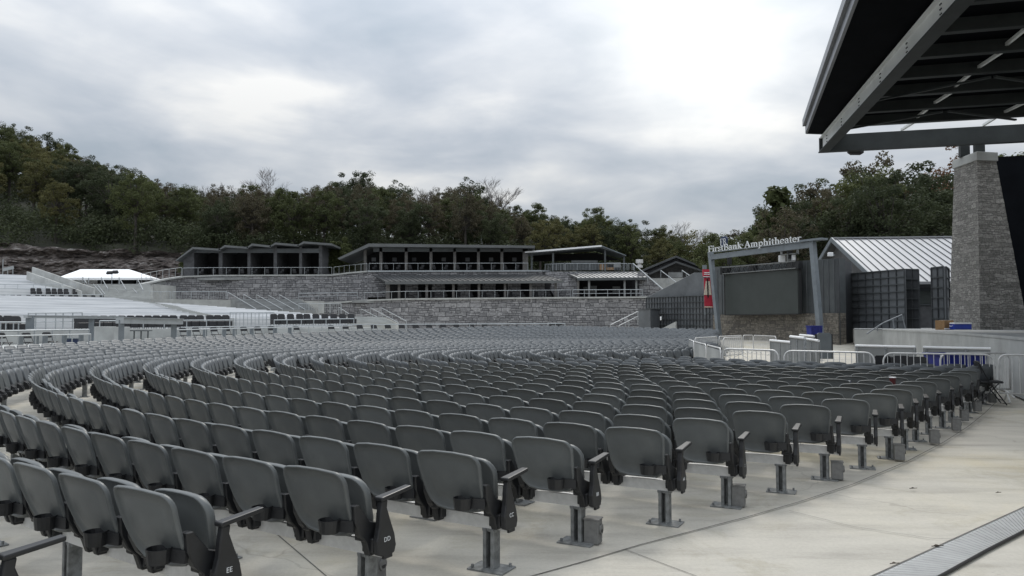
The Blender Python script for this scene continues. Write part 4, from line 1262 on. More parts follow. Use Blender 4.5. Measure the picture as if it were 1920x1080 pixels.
# heavy sheeted stage barrier panels with white top rails
def panel(u0, v0, u1, v1, z, lab, zb_=0.0):
    a, b = at_z(u0, v0, z), at_z(u1, v1, z)
    t_ = empty('stage_barrier', (a.x, a.y, zb_), lab, 'barrier', 'grey sheeted stage barriers')
    m = MB(); m.wall(a, b, zb_, z - .03, .03); fixn(m.build('sheet', M['concd'], t_))
    m = MB(); m.tube([a, b], .035, 8); m.build('top_rail', M['white'], t_)
    e = (b - a).normalized()
    for s_ in (.02, .5, .98):
        p = a.lerp(b, s_); m = MB(); m.bar(Vector((p.x, p.y - .03, zb_)), Vector((p.x, p.y - .03, z - .04)), .05, .05); m.build('upright', M['galv'], t_)
panel(1604, 648, 1717, 650.5, .985, 'grey sheeted barrier with white top rail, left of two before the stage wall')
panel(1731, 651, 1896, 654.5, .965, 'grey sheeted barrier with white top rail, right one behind the blue bin')
panel(1444, 638, 1483, 641.8, 1.10, 'low grey sheeted barrier at the left end of the stepped row')
panel(1482, 631, 1509, 634, 1.28, 'tall grey sheeted barrier in the stepped row below the screen')
panel(1510, 635, 1535, 639, 1.15, 'grey sheeted barrier at the right end of the stepped row')
panel(1500, 628, 1526, 630.5, 1.22, 'small far sheeted barrier under the blue tub')
p = at_z(1545, 624, 1.25)
t_ = empty('standing_board', (p.x, p.y, .15), 'grey rounded board standing upright right of the stepped barriers', 'board')
m = MB(); o_ = [(-.3, .2), (.3, .2), (.3, 1.15), (.22, 1.25), (-.22, 1.25), (-.3, 1.15)]; m.prism([Vector((p.x + x_, p.y, z_)) for x_, z_ in o_], (0, .06, 0)); fixn(m.build('board', M['steel'], t_))
m = MB()
for s_ in (-1, 1): m.box(Vector((p.x + s_ * .32, p.y + .03, .7)), (.04, .1, 1.0))
m.build('edges', M['black'], t_)

def tub(u, v, Y, wd, hh, lab, name='storage_bin', dp=.8):
    p = W(u, v, Y); p.z = max(p.z, 0)
    t_ = empty(name, p, lab, 'bin')
    m = MB()
    b4 = [p + Vector((sx_ * wd * .42, sy_ * dp * .42, 0.02)) for sx_, sy_ in ((-1, -1), (1, -1), (1, 1), (-1, 1))]
    t4 = [p + Vector((sx_ * wd * .5, sy_ * dp * .5, hh)) for sx_, sy_ in ((-1, -1), (1, -1), (1, 1), (-1, 1))]
    m.add(b4 + t4, [(3, 2, 1, 0), (0, 1, 5, 4), (1, 2, 6, 5), (2, 3, 7, 6), (3, 0, 4, 7)])
    i4 = [p + Vector((sx_ * wd * .46, sy_ * dp * .46, hh)) for sx_, sy_ in ((-1, -1), (1, -1), (1, 1), (-1, 1))]
    j4 = [p + Vector((sx_ * wd * .40, sy_ * dp * .40, .08)) for sx_, sy_ in ((-1, -1), (1, -1), (1, 1), (-1, 1))]
    m.add(t4 + i4 + j4, [(0, 1, 5, 4), (1, 2, 6, 5), (2, 3, 7, 6), (3, 0, 4, 7), (4, 5, 9, 8), (5, 6, 10, 9), (6, 7, 11, 10), (7, 4, 8, 11), (8, 9, 10, 11)])
    m.build('tub', M['blue'], t_)
    m = MB()
    for a, b in zip(t4, t4[1:] + t4[:1]): m.bar(a, b, .07, .05)
    m.build('rim', M['blue'], t_)
    m = MB()
    for q in range(5):
        x_ = -.36 + .18 * q; m.bar(b4[0].lerp(b4[1], q / 4) + Vector((0, -.01, .03)), t4[0].lerp(t4[1], q / 4) + Vector((0, -.01, -.04)), .03, .03)
    m.build('ribs', M['blue'], t_)
    return t_
tub(1790, 740, 18.2, 1.0, .92, 'big dark blue plastic bin behind the barred barrier at right')
tub(1527, 652, 36, .5, 1.0, 'far blue tub beside the portal right post', dp=.6)

# folding chairs
def folding_proto():
    t_ = bpy.data.objects.new('folding_chair', None); col.objects.link(t_); ORG[t_.name] = Vector((0, 0, 0))
    m = MB(); o_ = []
    m.box((0, .0, .45), (.42, .40, .045)); bevel(m.build('seat', M['blackf'], t_), .015, 1)
    m = MB(); m.prism([(-.21, -.20, .62), (.21, -.20, .62), (.22, -.235, .80), (.16, -.245, .86), (-.16, -.245, .86), (-.22, -.235, .80)], (0, .03, .006)); fixn(m.build('backrest', M['blackf'], t_))
    for s_ in (-1, 1):
        m = MB(); m.tube([(s_ * .22, .24, 0), (s_ * .22, -.06, .45), (s_ * .215, -.24, .84)], .013, 6); m.build('front_leg', M['black'], t_)
        m = MB(); m.tube([(s_ * .20, -.26, 0), (s_ * .20, .12, .44)], .013, 6); m.build('rear_leg', M['black'], t_)
    m = MB(); m.tube([(-.2, -.2, .09), (.2, -.2, .09)], .010, 5); m.tube([(-.22, .18, .09), (.22, .18, .09)], .010, 5); m.build('stretchers', M['black'], t_)
    return t_
fch = folding_proto(); fused = [False]
def place_fold(p, rz, lab, grp=None, sc_=1.0):
    c = copy_tree(fch) if fused[0] else fch; fused[0] = True
    c.location = p; c.rotation_euler = (0, 0, rz); c.scale = (sc_, sc_, sc_)
    tag(c, lab, 'chair', grp)
for u, v, rz, lab in [(1726, 741, 2.9, 'black folding chair showing its rounded back behind the barrier, left of the blue bin'), (1666, 736, 3.3, 'low black folding chair behind the last seat row, farthest left of the bin'),
                      (1697, 737, 3.0, 'black folding chair between two others left of the blue bin')]:
    p = G(u, v); place_fold(p, rz, lab, 'black folding chairs by the barriers')
place_fold(G(1857, 757), -1.9, 'black folding chair seen from the side at the end of the last seat row', 'black folding chairs by the barriers')
place_fold(G(1577, 655), 2.6, 'distant black folding chair left of the stage wall', 'black folding chairs by the barriers')

# cups left on the seats
def cup(u, v, Y, r, h, mt, lab, lid):
    p = W(u, v, Y); t_ = empty('drinks_cup', p, lab, 'cup')
    m = MB(); m.tube([p, p + Vector((0, 0, h))], [r * .8, r], 12); m.build('cup', mt, t_)
    m = MB(); m.tube([p + Vector((0, 0, h)), p + Vector((0, 0, h + .012))], [r * 1.06, r * 1.06], 12); m.build('rim', lid, t_)
cup(1674, 724, 12.1, .048, .13, M['redcup'], 'dark red patterned cup standing on a seat back in the middle rows', M['white'])
cup(1590, 722, 12.6, .036, .06, M['bluec'], 'small bright blue cup among the middle seat rows', M['white'])

# ================================================================== terraces on the far left
def arc_steps(name, r0, r1, dr, zf, tf, mt, kind='structure', base=0.0, th=None):
    m = MB(); r = r0; pr = None
    while r < r1 - 1e-6:
        t0_, t1_ = tf(r); n = max(3, int(abs(t1_ - t0_) * r / 2.0)); z0 = zf(r) if pr is not None else base; z1 = zf(r + dr)
        b = len(m.v)
        for q in range(n + 1):
            t = t0_ + (t1_ - t0_) * q / n
            m.v += [tuple(pol(r, t, zf(r) - .02 if r > r0 else base)), tuple(pol(r, t, z1)), tuple(pol(r + dr, t, z1))]
        for q in range(n):
            i = b + 3 * q
            m.f += [(i, i + 3, i + 4, i + 1), (i + 1, i + 4, i + 5, i + 2)]; m.m += [0, 0]
        for q in (0, n):
            i = b + 3 * q; p = m.v[i + 2]; p0 = m.v[i]; m.v.append((p[0], p[1], base)); m.v.append((p0[0], p0[1], base)); l_ = len(m.v)
            m.f.append((i, i + 1, i + 2, l_ - 2, l_ - 1)); m.m.append(0)
        pr = r; r += dr
    o = m.build(name, mt); 
    if kind: o['kind'] = kind
    return o
def tpix(u, r):
    """angle of the far branch of the circle r seen in column u"""
    lo, hi = -3.6, -1.2
    best = min(((abs(px(pol(r, a, 2.5))[0] - u), a) for a in np.linspace(-1.75, -3.4, 500) if px(pol(r, a, 2.5))[2] > 1), key=lambda x: x[0])
    return best[1]
def zmain(r): return 1.95 + (r - 43) * .0555
e1 = {43: tpix(405, 43), 68: tpix(300, 68), 92: tpix(208, 92)}
def edge(d, r): ks = sorted(d); return float(np.interp(r, ks, [d[k] for k in ks]))
arc_steps('white_terrace', 43, 92, 2.45, zmain, lambda r: (-1.35, edge(e1, r)), M['terr'])
e2 = {44: tpix(650, 44), 54: tpix(590, 54), 66: tpix(470, 66), 88: tpix(290, 88)}
arc_steps('white_terrace', 44, 86, 2.1, lambda r: 1.9 + (r - 44) * .05, lambda r: (edge(e1, r) - 1.6 / r, min(edge(e1, r) - 1.8 / r, edge(e2, r))), M['terr'])
# steps between the two terraces
arc_steps('terrace_steps', 43.6, 90, 1.0, lambda r: zmain(r) - .05, lambda r: (edge(e1, r) - .02 / r, edge(e1, r) - 1.55 / r), M['conc'])
# far upper left terrace above the folding-chair deck
def zup(r): return 5.6 + (r - 100) * .13
arc_steps('upper_terrace', 100, 124, 1.5, zup, lambda r: (-1.5, tpix(150 - (r - 100) * 4.4, r)), M['terr'], base=3)
# deck behind the white terrace: concrete walkway
arc_steps('walkway', 92, 100, 8, lambda r: zmain(92) + .02, lambda r: (-1.5, tpix(600, 96)), M['conc'], base=3)

# metal railings, thin: top rail + posts (+ balusters)
def railing(pts, h, step, lab, mt='railw', r=.035, balus=0, mid=False, group='metal railings of the terraces', bottom=False):
    pts = [Vector(p) for p in pts]
    t_ = empty('railing', pts[0], lab, 'railing', group)
    u3 = Vector((0, 0, 1))
    m = MB(); m.tube([p + u3 * h for p in pts], r, 5); m.build('top_rail', M[mt], t_)
    if mid or bottom:
        m = MB()
        m.tube([p + u3 * (h * .5 if mid else .08) for p in pts], r * .7, 5); m.build('lower_rail', M[mt], t_)
    bal = MB()
    for a, b in zip(pts[:-1], pts[1:]):
        Ls = (b - a).length; n = max(1, int(round(Ls / step)))
        for q in range(n + (1 if b is pts[-1] else 0)):
            p = a.lerp(b, q / n); m = MB(); m.tube([p, p + u3 * h], r * .9, 5); m.build('post', M[mt], t_)
        if balus:
            nb_ = int(Ls / balus)
            for q in range(nb_):
                p = a.lerp(b, (q + .5) / nb_); bal.tube([p + u3 * .05, p + u3 * h], r * .45, 4, cap=False)
    if balus: bal.build('balusters', M[mt], t_)
    return t_
def slope_rail(a, b, h, lab, mt='railw', r=.04, group='sloping stair handrails'):
    a, b = Vector(a), Vector(b); u3 = Vector((0, 0, 1))
    t_ = empty('handrail', b, lab, 'handrail', group)
    m = MB(); m.tube([a + u3 * h, b + u3 * h], r, 5); m.build('top_rail', M[mt], t_)
    for s_ in (0, .5, 1):
        p = a.lerp(b, s_); m = MB(); m.tube([p, p + u3 * h], r * .8, 5); m.build('post', M[mt], t_)

# black padded chairs along the front of the terraces
def club_proto():
    t_ = bpy.data.objects.new('padded_chair', None); col.objects.link(t_); ORG[t_.name] = Vector((0, 0, 0))
    m = MB(); m.box((0, 0, .32), (.52, .48, .34)); bevel(m.build('seat', M['blackf'], t_), .03, 1)
    m = MB(); m.prism([(-.25, -.18, .30), (.25, -.18, .30), (.27, -.28, .78), (.18, -.30, .88), (-.18, -.30, .88), (-.27, -.28, .78)], (0, .07, .01)); bevel(fixn(m.build('backrest', M['blackf'], t_)), .02, 1)
    for sx_ in (-1, 1):
        for sy_ in (-1, 1):
            m = MB(); m.tube([(sx_ * .2, sy_ * .2, .38), (sx_ * .22, sy_ * .22, 0)], .018, 5); m.build('leg', M['black'], t_)
    return t_
cch = club_proto(); cused = [False]
def place_club(p, rz, lab, grp):
    c = copy_tree(cch) if cused[0] else cch; cused[0] = True
    c.location = p; c.rotation_euler = (0, 0, rz); tag(c, lab, 'chair', grp)
def row_on_arc(u0, u1, n, vtop, h, r, fn_, lab, grp, start_lab=True, dz=0):
    for q in range(n):
        u = u0 + (u1 - u0) * q / (n - 1); vv = vtop[0] + (vtop[1] - vtop[0]) * q / (n - 1)
        t = tpix(u, r); p = pol(r, t); Yc = p.y; p.z = W(u, vv, Yc).z - h
        fn_(p, t, lab % ORD[q] if '%' in lab else lab, grp)
ORD[0] = 'first'
row_on_arc(150, 428, 18, (592, 590.5), .88, 41, place_club, 'black padded chair, %s from the left in the longer row before the white terrace', 'black padded chairs before the terraces')
row_on_arc(515, 660, 10, (588.5, 588), .88, 41.5, place_club, 'black padded chair, %s from the left in the shorter right-hand row', 'black padded chairs before the terraces')
row_on_arc(3, 36, 3, (591, 592.5), .88, 40, place_club, 'black padded chair, %s from the left at the left picture edge', 'black padded chairs before the terraces')
row_on_arc(62, 138, 7, (540, 541.5), .88, 99, place_club, 'far black padded chair, %s from the left above the folding-chair deck', 'black padded chairs on the upper deck')
row_on_arc(8, 190, 13, (552, 553.5), .86, 94, lambda p, t, l_, g_: place_fold(p, t, l_, g_), 'black folding chair, %s from the left along the walkway over the white terrace', 'folding chairs on the walkway')
# platforms carrying those rows
def ring_slab(name, r0, r1, t0_, t1_, ztop0, ztop1, mt, zb_=0.0, lab=None, cat=None):
    m = MB(); n = 24
    for q in range(n + 1):
        t = t0_ + (t1_ - t0_) * q / n; z = ztop0 + (ztop1 - ztop0) * q / n
        m.v += [tuple(pol(r0, t, zb_)), tuple(pol(r0, t, z)), tuple(pol(r1, t, z)), tuple(pol(r1, t, zb_))]
    for q in range(n):
        i = 4 * q
        for e in range(4): m.f.append((i + e, i + 4 + e, i + 4 + (e + 1) % 4, i + (e + 1) % 4)); m.m.append(0)
    m.f += [(3, 2, 1, 0), (4 * n, 4 * n + 1, 4 * n + 2, 4 * n + 3)]; m.m += [0, 0]
    o = fixn(m.build(name, mt))
    if lab: tag(o, lab, cat)
    else: STR(o)
    return o
ring_slab('walkway', 39.2, 42.9, tpix(-60, 41), tpix(700, 41), 1.30, 1.30, M['conc'])
ring_slab('walkway', 31.8, 39.1, tpix(-60, 35), tpix(1100, 35), .50, 1.02, M['conc'])
# low railings before the chair rows
def arc_rail(u0, u1, v0, v1, r, h, step, lab, n=6, tr=.035, **kw):
    pts = []
    for q in range(n + 1):
        u = u0 + (u1 - u0) * q / n; v = v0 + (v1 - v0) * q / n
        t = tpix(u, r); p = pol(r, t); p.z = W(u, v, p.y).z - h; pts.append(p)
    return railing(pts, h, step, lab, r=tr, **kw)
arc_rail(-20, 48, 604, 604, 39.4, .8, 2.2, 'short railing before the black chairs at the left edge')
arc_rail(187, 430, 601.5, 600, 39.6, .8, 2.4, 'long thin railing before the longer row of black chairs')
arc_rail(515, 662, 600, 597.5, 40.2, .8, 2.0, 'thin railing before the shorter row of black chairs')
arc_rail(430, 515, 586, 586, 42, 1.0, .9, 'dense railing between the two rows of black chairs', balus=.3, mid=True)
arc_rail(-20, 190, 552.5, 552.5, 92.5, 1.0, 2.9, 'long railing before the folding chairs over the white terrace')
arc_rail(52, 154, 587, 586, 41.8, 1.0, 1.6, 'railing round the stair head left of the bar frame', mid=True)
arc_rail(-20, 140, 533, 533, 100.5, 1.0, 2.5, 'faint railing below the upper left terrace', mid=True)
arc_rail(-30, 166, 621, 618, 33.2, .85, 1.1, 'inner railing behind the folding chairs at far left')
arc_rail(-30, 170, 631, 626.5, 31.9, .85, 1.7, 'outer railing in front of the folding chairs at far left', tr=.03)
arc_rail(332, 660, 618.5, 611, 32.2, .8, 1.55, 'pale railing in front of the folding chair boxes in the middle', tr=.03, bottom=True)
arc_rail(340, 700, 614, 608, 34.2, .8, 1.55, 'pale railing behind the folding chair boxes in the middle', tr=.03)
arc_rail(700, 1060, 608.5, 606.5, 33.0, .8, 2.2, 'low far railing along the last seats under the stone wall', tr=.03)
# wide posts (drink-rail pedestals) of the chair boxes, as the photo shows
for n_, u in enumerate((40, 68, 88, 124, 153)):
    t = tpix(u, 32.1); p = pol(32.1, t); zt_ = W(u, 628, p.y).z; m = MB(); m.box((p.x, p.y, (zt_ + .4) / 2), (.16, .12, zt_ - .4), rz=t); tag(m.build('rail_pedestal', M['steel']), '%s grey pedestal from the left under the outer railing at far left' % ORD[n_], 'post', 'grey pedestals under the railings')
for n_, u in enumerate((355, 384, 421, 440, 473, 515, 545)):
    t = tpix(u, 32.4); p = pol(32.4, t); v_ = 617 - (u - 355) * .02; zt_ = W(u, v_, p.y).z; m = MB(); m.box((p.x, p.y, (zt_ + .5) / 2), (.18, .12, zt_ - .5), rz=t); tag(m.build('rail_pedestal', M['steel']), '%s grey pedestal from the left among the middle folding chair boxes' % ORD[n_], 'post', 'grey pedestals under the railings')
# folding chairs in the boxes
for n_, (u, vt) in enumerate([(12, 624), (58, 624), (98, 623)]):
    r_ = 32.9; t = tpix(u, r_); p = pol(r_, t); p.z = W(u, vt, p.y).z - .86
    place_fold(p, t + .1, '%s of three big grey-lit folding chairs behind the left railing' % ORD[n_], 'folding chairs in the boxes')
for n_, (u, vt) in enumerate([(347, 614.5), (373, 614), (405, 613.5), (430, 613), (462, 613), (487, 612.5), (512, 612), (560, 611.5)]):
    r_ = 33.3; t = tpix(u, r_); p = pol(r_, t); p.z = W(u, vt, p.y).z - .86
    place_fold(p, t + .1, '%s folding chair from the left in the middle boxes' % ORD[n_], 'folding chairs in the boxes')
for n_ in range(12):
    u = 625 + n_ * 26; r_ = 33.6; t = tpix(u, r_); p = pol(r_, t); p.z = W(u, 610 - n_ * .25, p.y).z - .86
    place_fold(p, t + .1, '%s chair from the left in the far boxes under the stone wall' % ORD[n_], 'folding chairs in the boxes')
# high table with two cabinets near the bar frame
p = pol(33.5, tpix(265, 33.5)); p.z = W(265, 643, p.y).z
t_ = empty('side_table', p, 'small grey table standing under the bright bar counter', 'table')
m = MB(); m.box(p + Vector((0, 0, .62)), (.9, .5, .05)); m.build('table_top', M['steeld'], t_)
for s_ in (-.35, .0, .35): m = MB(); m.box(p + Vector((s_, 0, .3)), (.05, .05, .6)); m.build('leg', M['steeld'], t_)
p = pol(33.0, tpix(137, 33.0)); p.z = W(137, 648, p.y).z
t_ = empty('cool_box', p, 'navy cool box with pale rim on the floor behind the left railing', 'cool box')
m = MB(); m.box(p + Vector((0, 0, .15)), (.62, .4, .30)); bevel(m.build('body', M['navy'], t_), .02, 1)
m = MB(); m.box(p + Vector((0, 0, .325)), (.66, .43, .05)); m.build('lid', M['steel'], t_)
for n_, (u, wd_) in enumerate(((196, 1.3), (222, 1.2))):
    r_ = 36.5; t = tpix(u, r_); p = pol(r_, t); p.z = W(u, 641, p.y).z; m = MB(); m.box(p + Vector((0, 0, .40)), (wd_ * .86, .5, .8), rz=t); o = m.build('cabinet', M['conc']); bevel(o, .015, 1); tag(o, '%s pale blank service cabinet behind the bar frame' % ('left' if n_ == 0 else 'right'), 'cabinet')
# grey steel bar frames
def barframe(lab, cols, top, mt, r_):
    u0 = cols[0][0]; p = pol(r_, tpix(u0, r_)); t_ = empty('bar_frame', (p.x, p.y, .5), lab, 'bar counter', 'grey bar frames at left')
    for (u, v0, v1, w_) in cols:
        p = pol(r_, tpix(u, r_)); z0, z1 = W(u, v1, p.y).z, W(u, v0, p.y).z
        m = MB(); m.box((p.x, p.y, (z0 + z1) / 2), (w_, w_ * .8, z1 - z0), rz=.5); m.build('column', M[mt], t_)
    (ua, va, ub, vb, hh, dd) = top
    a = pol(r_, tpix(ua, r_)); b = pol(r_, tpix(ub, r_)); a.z = W(ua, va, a.y).z; b.z = W(ub, vb, b.y).z
    m = MB(); m.bar(a - Vector((0, 0, hh / 2)), b - Vector((0, 0, hh / 2)), dd, hh); m.build('counter', M['railw'] if mt == 'steel' else M[mt], t_)
    m = MB(); m.bar(a + Vector((0, 0, .01)), b + Vector((0, 0, .01)), dd * 1.25, .03); m.build('counter_top', M['railw'], t_)
barframe('left grey bar frame with dark end column and thin top beam', [(56, 593, 617, .32), (171, 594, 650, .24)], (50, 592, 228, 594, .10, .25), 'steel', 33.6)
barframe('right bar frame with bright sloping counter top on two columns', [(228, 600, 648, .24), (328, 603, 644, .24)], (224, 596, 338, 598.5, .26, .55), 'steel', 31.6)
# small pale slab behind left railing
#SECTION4
# ================================================================== far buildings (about 110-130 m away)
def slab(m, pix, Y, depth, thick=None, rise=0.0):
    """profile given in pixels at distance Y, extruded away from the camera"""
    m.prism([W(u, v, Y) for u, v in pix], (0, depth, rise))
def wallpix(m, pts, z0, Y=None, th=.5):
    """upright wall following pixel points (u, vtop, Y) down to height z0"""
    P = [W(u, v, y) for u, v, y in pts]
    for a, b in zip(P[:-1], P[1:]): m.prism([Vector((a.x, a.y, z0)), Vector((b.x, b.y, z0)), b, a], (0, th, 0))
    return P
def cap_along(m, P, h=.22, d=.7):
    for a, b in zip(P[:-1], P[1:]): m.bar(a + Vector((0, .15, .05)), b + Vector((0, .15, .05)), d, h)

UP = [(262, 534, 106), (282, 530, 109), (305, 525, 112), (340, 519.5, 116), (400, 517.5, 118.5), (520, 517, 120), (625, 516.5, 120.5), (655, 512.5, 119.5), (690, 509.5, 118)]
t_ = empty('stone_wall', W(400, 575, 118), 'tall curved grey limestone retaining wall below the five-bay cabins', 'wall')
m = MB(); P = wallpix(m, UP, 1.0); fixn(m.build('masonry', M['wstone'], t_))
m = MB(); cap_along(m, P); m.build('coping', M['conc'], t_)
t_ = empty('stone_wall', W(850, 540, 118), 'upper limestone wall carrying the terrace of the long cabin', 'wall')
m = MB(); P = wallpix(m, [(690, 509.3, 118), (1016, 508.5, 118), (1030, 509, 121)], 5.6); fixn(m.build('masonry', M['wstone'], t_))
m = MB(); cap_along(m, P); m.build('coping', M['railw'], t_)
t_ = empty('stone_wall', W(850, 612, 110), 'lowest long limestone wall right behind the last seat rows', 'wall')
LO = [(555, 571, 113), (640, 567.5, 112), (682, 564, 111.5), (760, 561.5, 110), (1000, 559.5, 110), (1214, 558, 109.5)]
m = MB(); P = wallpix(m, LO, .5); fixn(m.build('masonry', M['wstone'], t_))
m = MB(); cap_along(m, P); m.build('coping', M['conc'], t_)
# decks (kept below the copings)
m = MB()
zz = W(500, 518, 120).z
m.prism([W(262, 536, 106.6), W(340, 521, 116.6), W(520, 519, 120.5), W(640, 516.5, 120.5), Vector((W(640, 516, 150).x, 150, zz - .1)), Vector((W(240, 500, 150).x, 150, zz - .1))], (0, 0, -.4))
STR(fixn(m.build('terrace_deck', M['concd'])))
m = MB(); zz = W(850, 509, 118).z - .1
m.prism([Vector((W(625, 500, 121).x, 121, zz)), Vector((W(690, 500, 118.5).x, 118.5, zz)), Vector((W(1016, 500, 118.5).x, 118.5, zz)), Vector((W(1040, 500, 140).x, 140, zz)), Vector((W(600, 500, 140).x, 140, zz))], (0, 0, -.4))
STR(fixn(m.build('terrace_deck', M['concd'])))
m = MB(); zz = W(850, 560.5, 110).z - .12
m.prism([Vector((W(660, 500, 111).x, 111.2, zz)), Vector((W(1222, 500, 110.).x, 110.2, zz)), Vector((W(1222, 500, 118).x, 117.9, zz)), Vector((W(690, 500, 118).x, 117.9, zz))], (0, 0, -.4))
STR(fixn(m.build('terrace_deck', M['concd'])))

# five-bay cabins
cb = empty('cabin_row', W(480, 517, 121), 'row of five open grey cabins with stepped sloping roofs above the curved wall', 'building')
bays = [(329, 488, 361, 463, 413, 466.5), (409, 468, 421, 459.5, 465, 463), (462, 464.5, 472, 456.5, 508, 460.5), (505, 462, 516, 454.5, 560, 458.5), (557, 460, 569, 452.5, 622, 456.5)]
Yc = 121.5
for (u0, v0, u1, v1, u2, v2) in bays:
    m = MB(); slab(m, [(u0, v0), (u1, v1), (u2, v2), (u2, v2 + 3.6), (u1 + 1, v1 + 4), (u0 + 1, v0 + 1.5)], Yc - 1.4, 8.5); fixn(m.build('roof', M['fascia_d'], cb))
walls = [(344, 364, 466), (410, 417, 468), (464, 469.5, 464), (513, 519, 463), (561, 566, 461), (598, 604, 460)]
for (a, b, vt) in walls:
    m = MB(); m.prism([W(a, 517.5, Yc), W(b, 517.5, Yc), W(b, vt, Yc), W(a, vt + (18 if a == 344 else 0), Yc)], (0, 6.5, 0)); fixn(m.build('partition_wall', M['wood'], cb))
for (a, b) in ((364, 410), (417, 464), (469.5, 513), (519, 561), (566, 598)):
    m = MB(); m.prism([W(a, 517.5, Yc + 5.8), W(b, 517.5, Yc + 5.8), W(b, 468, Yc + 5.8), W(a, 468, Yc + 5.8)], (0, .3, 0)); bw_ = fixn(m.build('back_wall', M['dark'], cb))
    m = MB(); c_ = a + (b - a) * .42; m.prism([W(c_ - 2, 497, Yc + 5.7), W(c_ + 2, 497, Yc + 5.7), W(c_ + 2, 485, Yc + 5.7), W(c_ - 2, 485, Yc + 5.7)], (0, .05, 0)); fixn(m.build('window', M['steel'], bw_))  # pale panel stands for daylight through an opening in the back wall
    m = MB(); m.prism([W(a, 474, Yc), W(b, 474, Yc), W(b, 466, Yc), W(a, 466, Yc)], (0, .3, 0)); fixn(m.build('lintel', M['steeld'], cb))
# long cabin
lc = empty('cabin_row', W(840, 508, 119), 'long grey cabin building with one sweeping roof and seven open bays', 'building')
Yc = 120
m = MB(); slab(m, [(633, 484), (691, 456.5), (1003, 460.5), (1003, 465), (692, 462.5), (636, 487)], Yc - 1.5, 10); fixn(m.build('roof', M['fascia_d'], lc))
m = MB(); slab(m, [(700, 472), (992, 472), (992, 465), (700, 462)], Yc, .3); fixn(m.build('lintel', M['steeld'], lc))
for u in (684.5, 714, 761.5, 808, 852.5, 897, 941, 985):
    m = MB(); wd_ = 2.6 if u != 985 else 5; m.prism([W(u - wd_, 508.5, Yc), W(u + wd_, 508.5, Yc), W(u + wd_, 464, Yc), W(u - wd_, 464 if u > 700 else 471, Yc)], (0, .5, 0)); fixn(m.build('column', M['woodl'], lc))
for q, (a, b) in enumerate(((716, 759), (764, 805.5), (810, 850), (855, 894.5), (899, 938.5), (943, 982), (687, 712))):
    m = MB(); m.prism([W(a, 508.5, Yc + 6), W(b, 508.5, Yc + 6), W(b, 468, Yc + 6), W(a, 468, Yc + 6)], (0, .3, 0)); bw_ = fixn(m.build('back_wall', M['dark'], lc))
    m = MB(); m.prism([W(b, 508.5, Yc + .5), W(b + 2, 508.5, Yc + .5), W(b + 2, 466, Yc + .5), W(b, 466, Yc + .5)], (0, 5.5, 0)); fixn(m.build('partition_wall', M['rib'], lc))
    c_ = a + (b - a) * (.55 if q != 1 else .3)
    m = MB(); m.prism([W(c_ - 4, 490, Yc + 5.9), W(c_ + 4, 490, Yc + 5.9), W(c_ + 4, 483, Yc + 5.9), W(c_ - 4, 483, Yc + 5.9)], (0, .05, 0)); fixn(m.build('window', M['fascia'], bw_))  # daylight through the rear opening painted as a pale panel
# lower storey under the long cabin
ls_ = empty('lower_gallery', W(880, 560, 114), 'open gallery with grey metal lean-to roof below the long cabin', 'gallery')
a, b = W(700, 516, 117.7), W(1016, 515, 117.7); c_, d_ = W(1056, 525.5, 111.4), W(722, 528, 111.4)
m = MB(); m.prism([a, b, c_, d_], (0, 0, -.12)); rf_ = fixn(m.build('roof', M['roofm'], ls_))
m = MB(); nS = 34
for q in range(nS + 1): m.bar(a.lerp(b, q / nS) + Vector((0, 0, .05)), d_.lerp(c_, q / nS) + Vector((0, 0, .05)), .07, .10)
m.build('seams', M['roofd'], rf_)
m = MB(); m.bar(d_ + Vector((0, .05, -.22)), c_ + Vector((0, .05, -.22)), .15, .36); m.build('fascia', M['fascia_d'], ls_)
for u in (727, 748, 800, 850, 898, 947, 995, 1042):
    m = MB(); m.box(((W(u, 545, 112).x), 112.2, (W(u, 560, 112).z + W(u, 529, 112).z) / 2), (.35 if u > 730 else .55, .35, W(u, 529, 112).z - W(u, 560, 112).z)); m.build('column', M['woodl'], ls_)
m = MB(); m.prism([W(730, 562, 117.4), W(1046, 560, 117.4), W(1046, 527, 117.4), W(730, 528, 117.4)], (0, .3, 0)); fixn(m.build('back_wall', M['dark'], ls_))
for u in (772, 822, 870, 917, 964, 1009):
    m = MB(); m.prism([W(u - 12, 562, 114.6), W(u + 12, 562, 114.6), W(u + 12, 529, 114.6), W(u - 12, 529, 114.6)], (0, .35, 0)); fixn(m.build('stone_pier', M['wstone'], ls_))
# corner pavilion with porch
pv = empty('porch', W(1140, 557, 113), 'stone porch with grey ribbed roof and open dark front at the wall end', 'building')
m = MB(); m.prism([W(1040, 558, 116.5), W(1084, 558, 114.5), W(1084, 512, 114.5), W(1016, 510, 119)], (0, 2.5, 0)); fixn(m.build('stone_side', M['wstone'], pv)); m = MB(); m.prism([W(1198, 558, 112.5), W(1243, 558, 112.5), W(1243, 545, 112.5), W(1225, 527, 112.5), W(1198, 512, 112.5)], (0, 3, 0)); fixn(m.build('stone_side', M['wstone'], pv))
a, b = W(1056, 510.5, 117.7), W(1192, 510.5, 117.7); c_, d_ = W(1214, 519.5, 111.5), W(1082, 521, 111.5)
m = MB(); m.prism([a, b, c_, d_], (0, 0, -.12)); rf_ = fixn(m.build('roof', M['roofp'], pv))
m = MB(); nS = 16
for q in range(nS + 1): m.bar(a.lerp(b, q / nS) + Vector((0, 0, .05)), d_.lerp(c_, q / nS) + Vector((0, 0, .05)), .07, .10)
m.build('seams', M['roofd'], rf_)
m = MB(); m.bar(d_ + Vector((0, .05, -.22)), c_ + Vector((0, .05, -.22)), .15, .34); m.build('fascia', M['steeld'], pv)
m = MB(); m.prism([W(1084, 560, 117.5), W(1200, 559, 117.5), W(1200, 518, 117.5), W(1084, 518, 117.5)], (0, .3, 0)); fixn(m.build('back_wall', M['dark'], pv))
